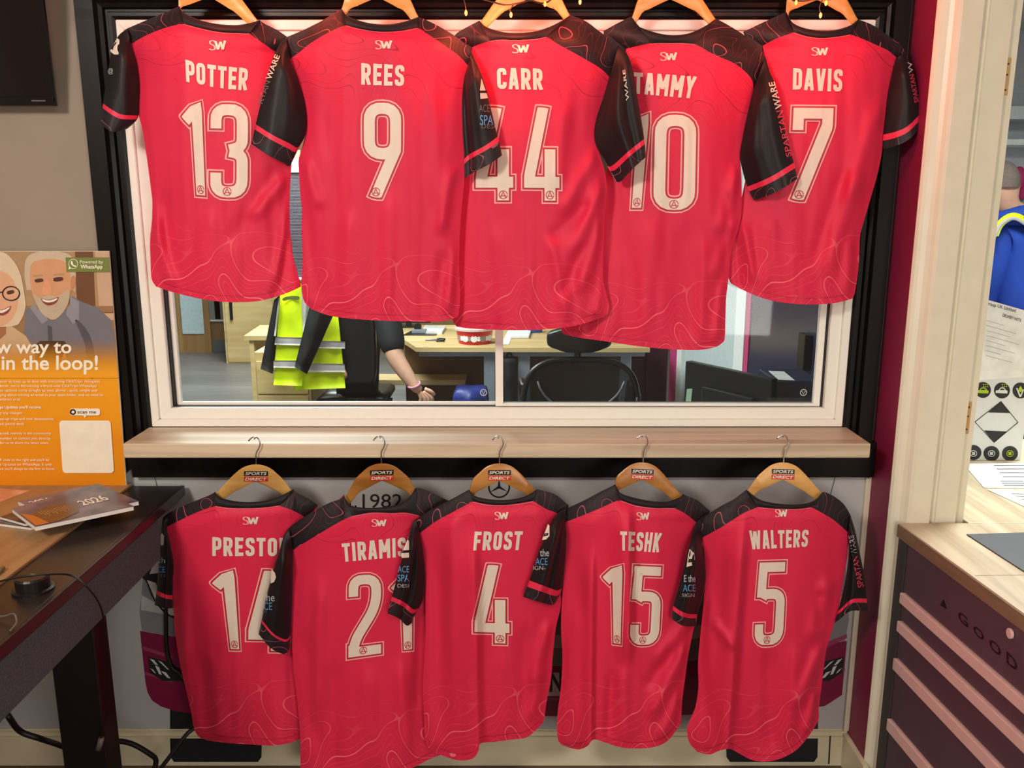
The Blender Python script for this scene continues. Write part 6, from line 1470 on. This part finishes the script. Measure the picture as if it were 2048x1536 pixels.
# low bench and blue bag under the desk
b2 = thing('low_bench', 'low wooden bench under the desk', 'bench')
a_, b_ = at(690, 760, 5.5), at(930, 760, 5.5); box('seat', a_.x, b_.x, 5.5, 5.7, a_.z - .035, a_.z, M_lw, b2, .004)
for x_ in (a_.x + .03, b_.x - .06): box('leg', x_, x_ + .03, 5.52, 5.68, 0, a_.z - .035, M_bw, b2)
t = thing('storage_bag', 'blue storage bag on the floor under the desk', 'bag'); q_ = at(935, 800, 4.9)
curved_panel('bag', q_.x - .1, q_.x + .12, .0, at(935, 788, 4.9).z, 4.9, .05, .25, mat('bag_dark_blue', (26, 44, 120), .5, scale=30, var=.3), t, wob=.03)
t = thing('hanging_bag', 'black bag hanging from the desk beside the grey leg', 'bag')
a_, b_ = at(1003, 806, YD - .02), at(1034, 715, YD - .02); curved_panel('bag', a_.x, b_.x, a_.z, b_.z, YD - .09, .03, .03, M_blk, t, wob=.02); tube('strap', [((a_.x + b_.x) / 2 - .03, YD - .02, b_.z - .02), ((a_.x + b_.x) / 2, YD - .02, zt_ - .03), ((a_.x + b_.x) / 2 + .03, YD - .02, b_.z - .02)], .006, M_blk, t, 6, 4)
# mesh office chair
oc = thing('office_chair', 'black mesh-backed office chair with headrest behind the right pane', 'chair')
YC = 4.2; a_, b_ = at(1046, 860, YC), at(1276, 718, YC); cxm = (a_.x + b_.x) / 2
def meshmat():
    m = bpy.data.materials.new('chair_mesh'); m.use_nodes = True; nt = m.node_tree; b = nt.nodes['Principled BSDF']
    b.inputs['Base Color'].default_value = lin((48, 48, 52)); b.inputs['Roughness'].default_value = .6; b.inputs['Alpha'].default_value = .62
    return m
curved_panel('mesh_back', a_.x + .01, b_.x - .01, a_.z, b_.z, YC, -.04, .004, meshmat(), oc, rnd=1.0)
P_ = []
for k in range(40):
    t = 2 * math.pi * k / 40; cx_, cz_ = math.cos(t), math.sin(t)
    e_ = 2 / 3.6; xx = (abs(cx_) ** e_) * (1 if cx_ > 0 else -1); z_ = (abs(cz_) ** e_) * (1 if cz_ > 0 else -1)
    P_.append((cxm + xx * (b_.x - a_.x) / 2 * (1 - .12 * max(0, z_)), YC - .005 - .04 * xx * xx, (a_.z + b_.z) / 2 + z_ * (b_.z - a_.z) / 2))
tube('back_frame', P_ + [P_[0]], .014, M_plk, oc, 8, 0)
h0, h1 = at(1094, 704, YC), at(1224, 655, YC)
curved_panel('headrest', h0.x, h1.x, h0.z, h1.z, YC - .03, .03, .05, M_plk, oc, rnd=1.3)
tube('headrest_stem', [((h0.x + h1.x) / 2 - .005, YC + .02, h0.z + .04), ((h0.x + h1.x) / 2 - .005, YC + .02, b_.z - .06)], .02, M_plk, oc, 10, 0)
tube('lumbar_rim', [(cxm + .22 * math.sin(k), YC - .02 - .03 * math.sin(k) ** 2, b_.z - .06 - .2 * math.cos(k)) for k in np.linspace(-1.35, 1.35, 14)], .006, M_dg, oc, 6, 0)
curved_panel('lumbar_pad', cxm - .16, cxm + .16, a_.z + .02, a_.z + .12, YC + .01, -.04, .02, M_plk, oc, rnd=1.0)
curved_panel('seat', cxm - .24, cxm + .24, .44, .51, YC + .03, 0, .46, M_plk, oc)
tube('gas_post', [(cxm, YC + .27, .46), (cxm, YC + .27, .1)], .03, M_plk, oc, 10, 0)
for s_ in (-1, 1): tube('armrest', [(cxm + s_ * .27, YC + .3, .48), (cxm + s_ * .29, YC + .28, .68), (cxm + s_ * .28, YC + .12, .69)], .018, M_plk, oc, 8, 4)
for k in range(5):
    an = k * 2 * math.pi / 5 + .2; tube('leg', [(cxm, YC + .27, .1), (cxm + .3 * math.cos(an), YC + .27 + .3 * math.sin(an), .03)], .025, M_plk, oc, 8, 0)
# near desk in the office with monitor and box
nd = thing('reception_desk', 'pale desk just behind the window under the monitor', 'desk')
nz = .74; box('top', .25, 1.14, 2.45, 3.3, nz - .028, nz, M_lw, nd, .003)
for x_, y_ in ((.3, 2.5), (1.09, 2.5), (.3, 3.24), (1.09, 3.24)): box('leg', x_ - .02, x_ + .02, y_ - .02, y_ + .02, 0, nz - .028, M_dg, nd)
mon = thing('computer_monitor', 'back of a black computer monitor with small stickers behind the right pane', 'monitor')
mA, mB = (1371, 722, 3.0), (1548, 690, 2.68)
def mpt(a_, b_):   # a along, b down 0..1 in the monitor back plane
    p = at(mA[0], mA[1], mA[2]).lerp(at(mB[0], mB[1], mB[2]), a_); return p + Vector((0, 0, -.34 * b_ + (0)))
e0, e1 = mpt(0, 0), mpt(1, 0); e1.z = e0.z
def mpt(a_, b_, o=0.0):
    nrm = Vector((e1.y - e0.y, -(e1.x - e0.x), 0)).normalized()
    return e0.lerp(e1, a_) + Vector((0, 0, -.33 * b_)) + nrm * o
hexa('casing', [mpt(0, 0), mpt(1, 0), mpt(1, 1), mpt(0, 1)], -Vector((e1.y - e0.y, -(e1.x - e0.x), 0)).normalized() * .03, M_plk, mon, .004)
hexa('rear_bulge', [mpt(.26, .22, .02), mpt(.85, .22, .02), mpt(.85, .85, .02), mpt(.26, .85, .02)], -Vector((e1.y - e0.y, -(e1.x - e0.x), 0)).normalized() * .03, M_plk, mon, .006)
bm = bmesh.new()
mesh_obj('sticker', [mpt(.035, .30, .001), mpt(.105, .28, .001), mpt(.09, .52, .001), mpt(.02, .54, .001)], [(0, 1, 2, 3)], mat('sticker_green', (170, 206, 180), .5), mon)
mesh_obj('sticker', [mpt(.30, .58, .0212), mpt(.40, .57, .0212), mpt(.40, .70, .0212), mpt(.30, .71, .0212)], [(0, 1, 2, 3)], M_paper, mon)
for k in range(7): mesh_obj('barcode', [mpt(.318 + k * .009, .60, .0216), mpt(.322 + k * .009, .60, .0216), mpt(.322 + k * .009, .66, .0216), mpt(.318 + k * .009, .66, .0216)], [(0, 1, 2, 3)], M_ink, mon)
mesh_obj('sticker', [mpt(.30, .73, .0212), mpt(.42, .72, .0212), mpt(.42, .80, .0212), mpt(.30, .81, .0212)], [(0, 1, 2, 3)], MATS['sticker_green'], mon)
mc = mpt(.5, 1); tube('stand', [(mc.x - .03, mc.y + .05, mc.z + .12), (mc.x - .03, mc.y + .06, nz + .01)], .025, M_plk, mon, 10, 0); lathe('foot', [(.12, 0), (.12, .012), (.03, .016)], (mc.x - .03, mc.y + .06, nz + .0005), M_plk, mon, 24)
pt = thing('printer_box', 'dark navy printer-like box with a paper on top in the corner of the office window', 'box')
a_, b_ = at(1552, 812, 2.76), at(1634, 763, 2.76)
box('body', a_.x, b_.x + .02, 2.76, 2.98, nz + .0005, b_.z, mat('box_navy', (20, 28, 60), .4), pt, .004); hexa('paper', [Vector((a_.x + .01, 2.78, b_.z + .002)), Vector((a_.x + .06, 2.77, b_.z + .002)), Vector((a_.x + .07, 2.92, b_.z + .002)), Vector((a_.x + .02, 2.93, b_.z + .002))], (0, 0, -.0012), M_paper, pt)
# door handle on the navy partition, maroon cupboard beyond
tag(box('door_handle', 1.13, 1.159, 3.28, 3.36, .98, 1.12, M_plk, None, .004), 'dark door handle plate on the navy partition', 'handle')
mcb = thing('maroon_cupboard', 'dark maroon cupboard behind the mesh chair', 'cupboard')
a_, b_ = at(1240, 860, 6.3), at(1340, 600, 6.3); box('body', a_.x, b_.x, 6.3, 6.8, 0, b_.z, mat('dark_maroon', (62, 20, 40), .5), mcb, .004)
for k in range(2): f_ = box('door', a_.x + .01 + k * (b_.x - a_.x) / 2, a_.x + (k + 1) * (b_.x - a_.x) / 2 - .01, 6.285, 6.3, .05, b_.z - .03, mat('dark_maroon_door', (72, 24, 48), .5), mcb); tube('handle', [(a_.x + (b_.x - a_.x) * (.44 + .12 * k), 6.27, .9), (a_.x + (b_.x - a_.x) * (.44 + .12 * k), 6.27, 1.0)], .006, M_dg, f_, 6, 0)
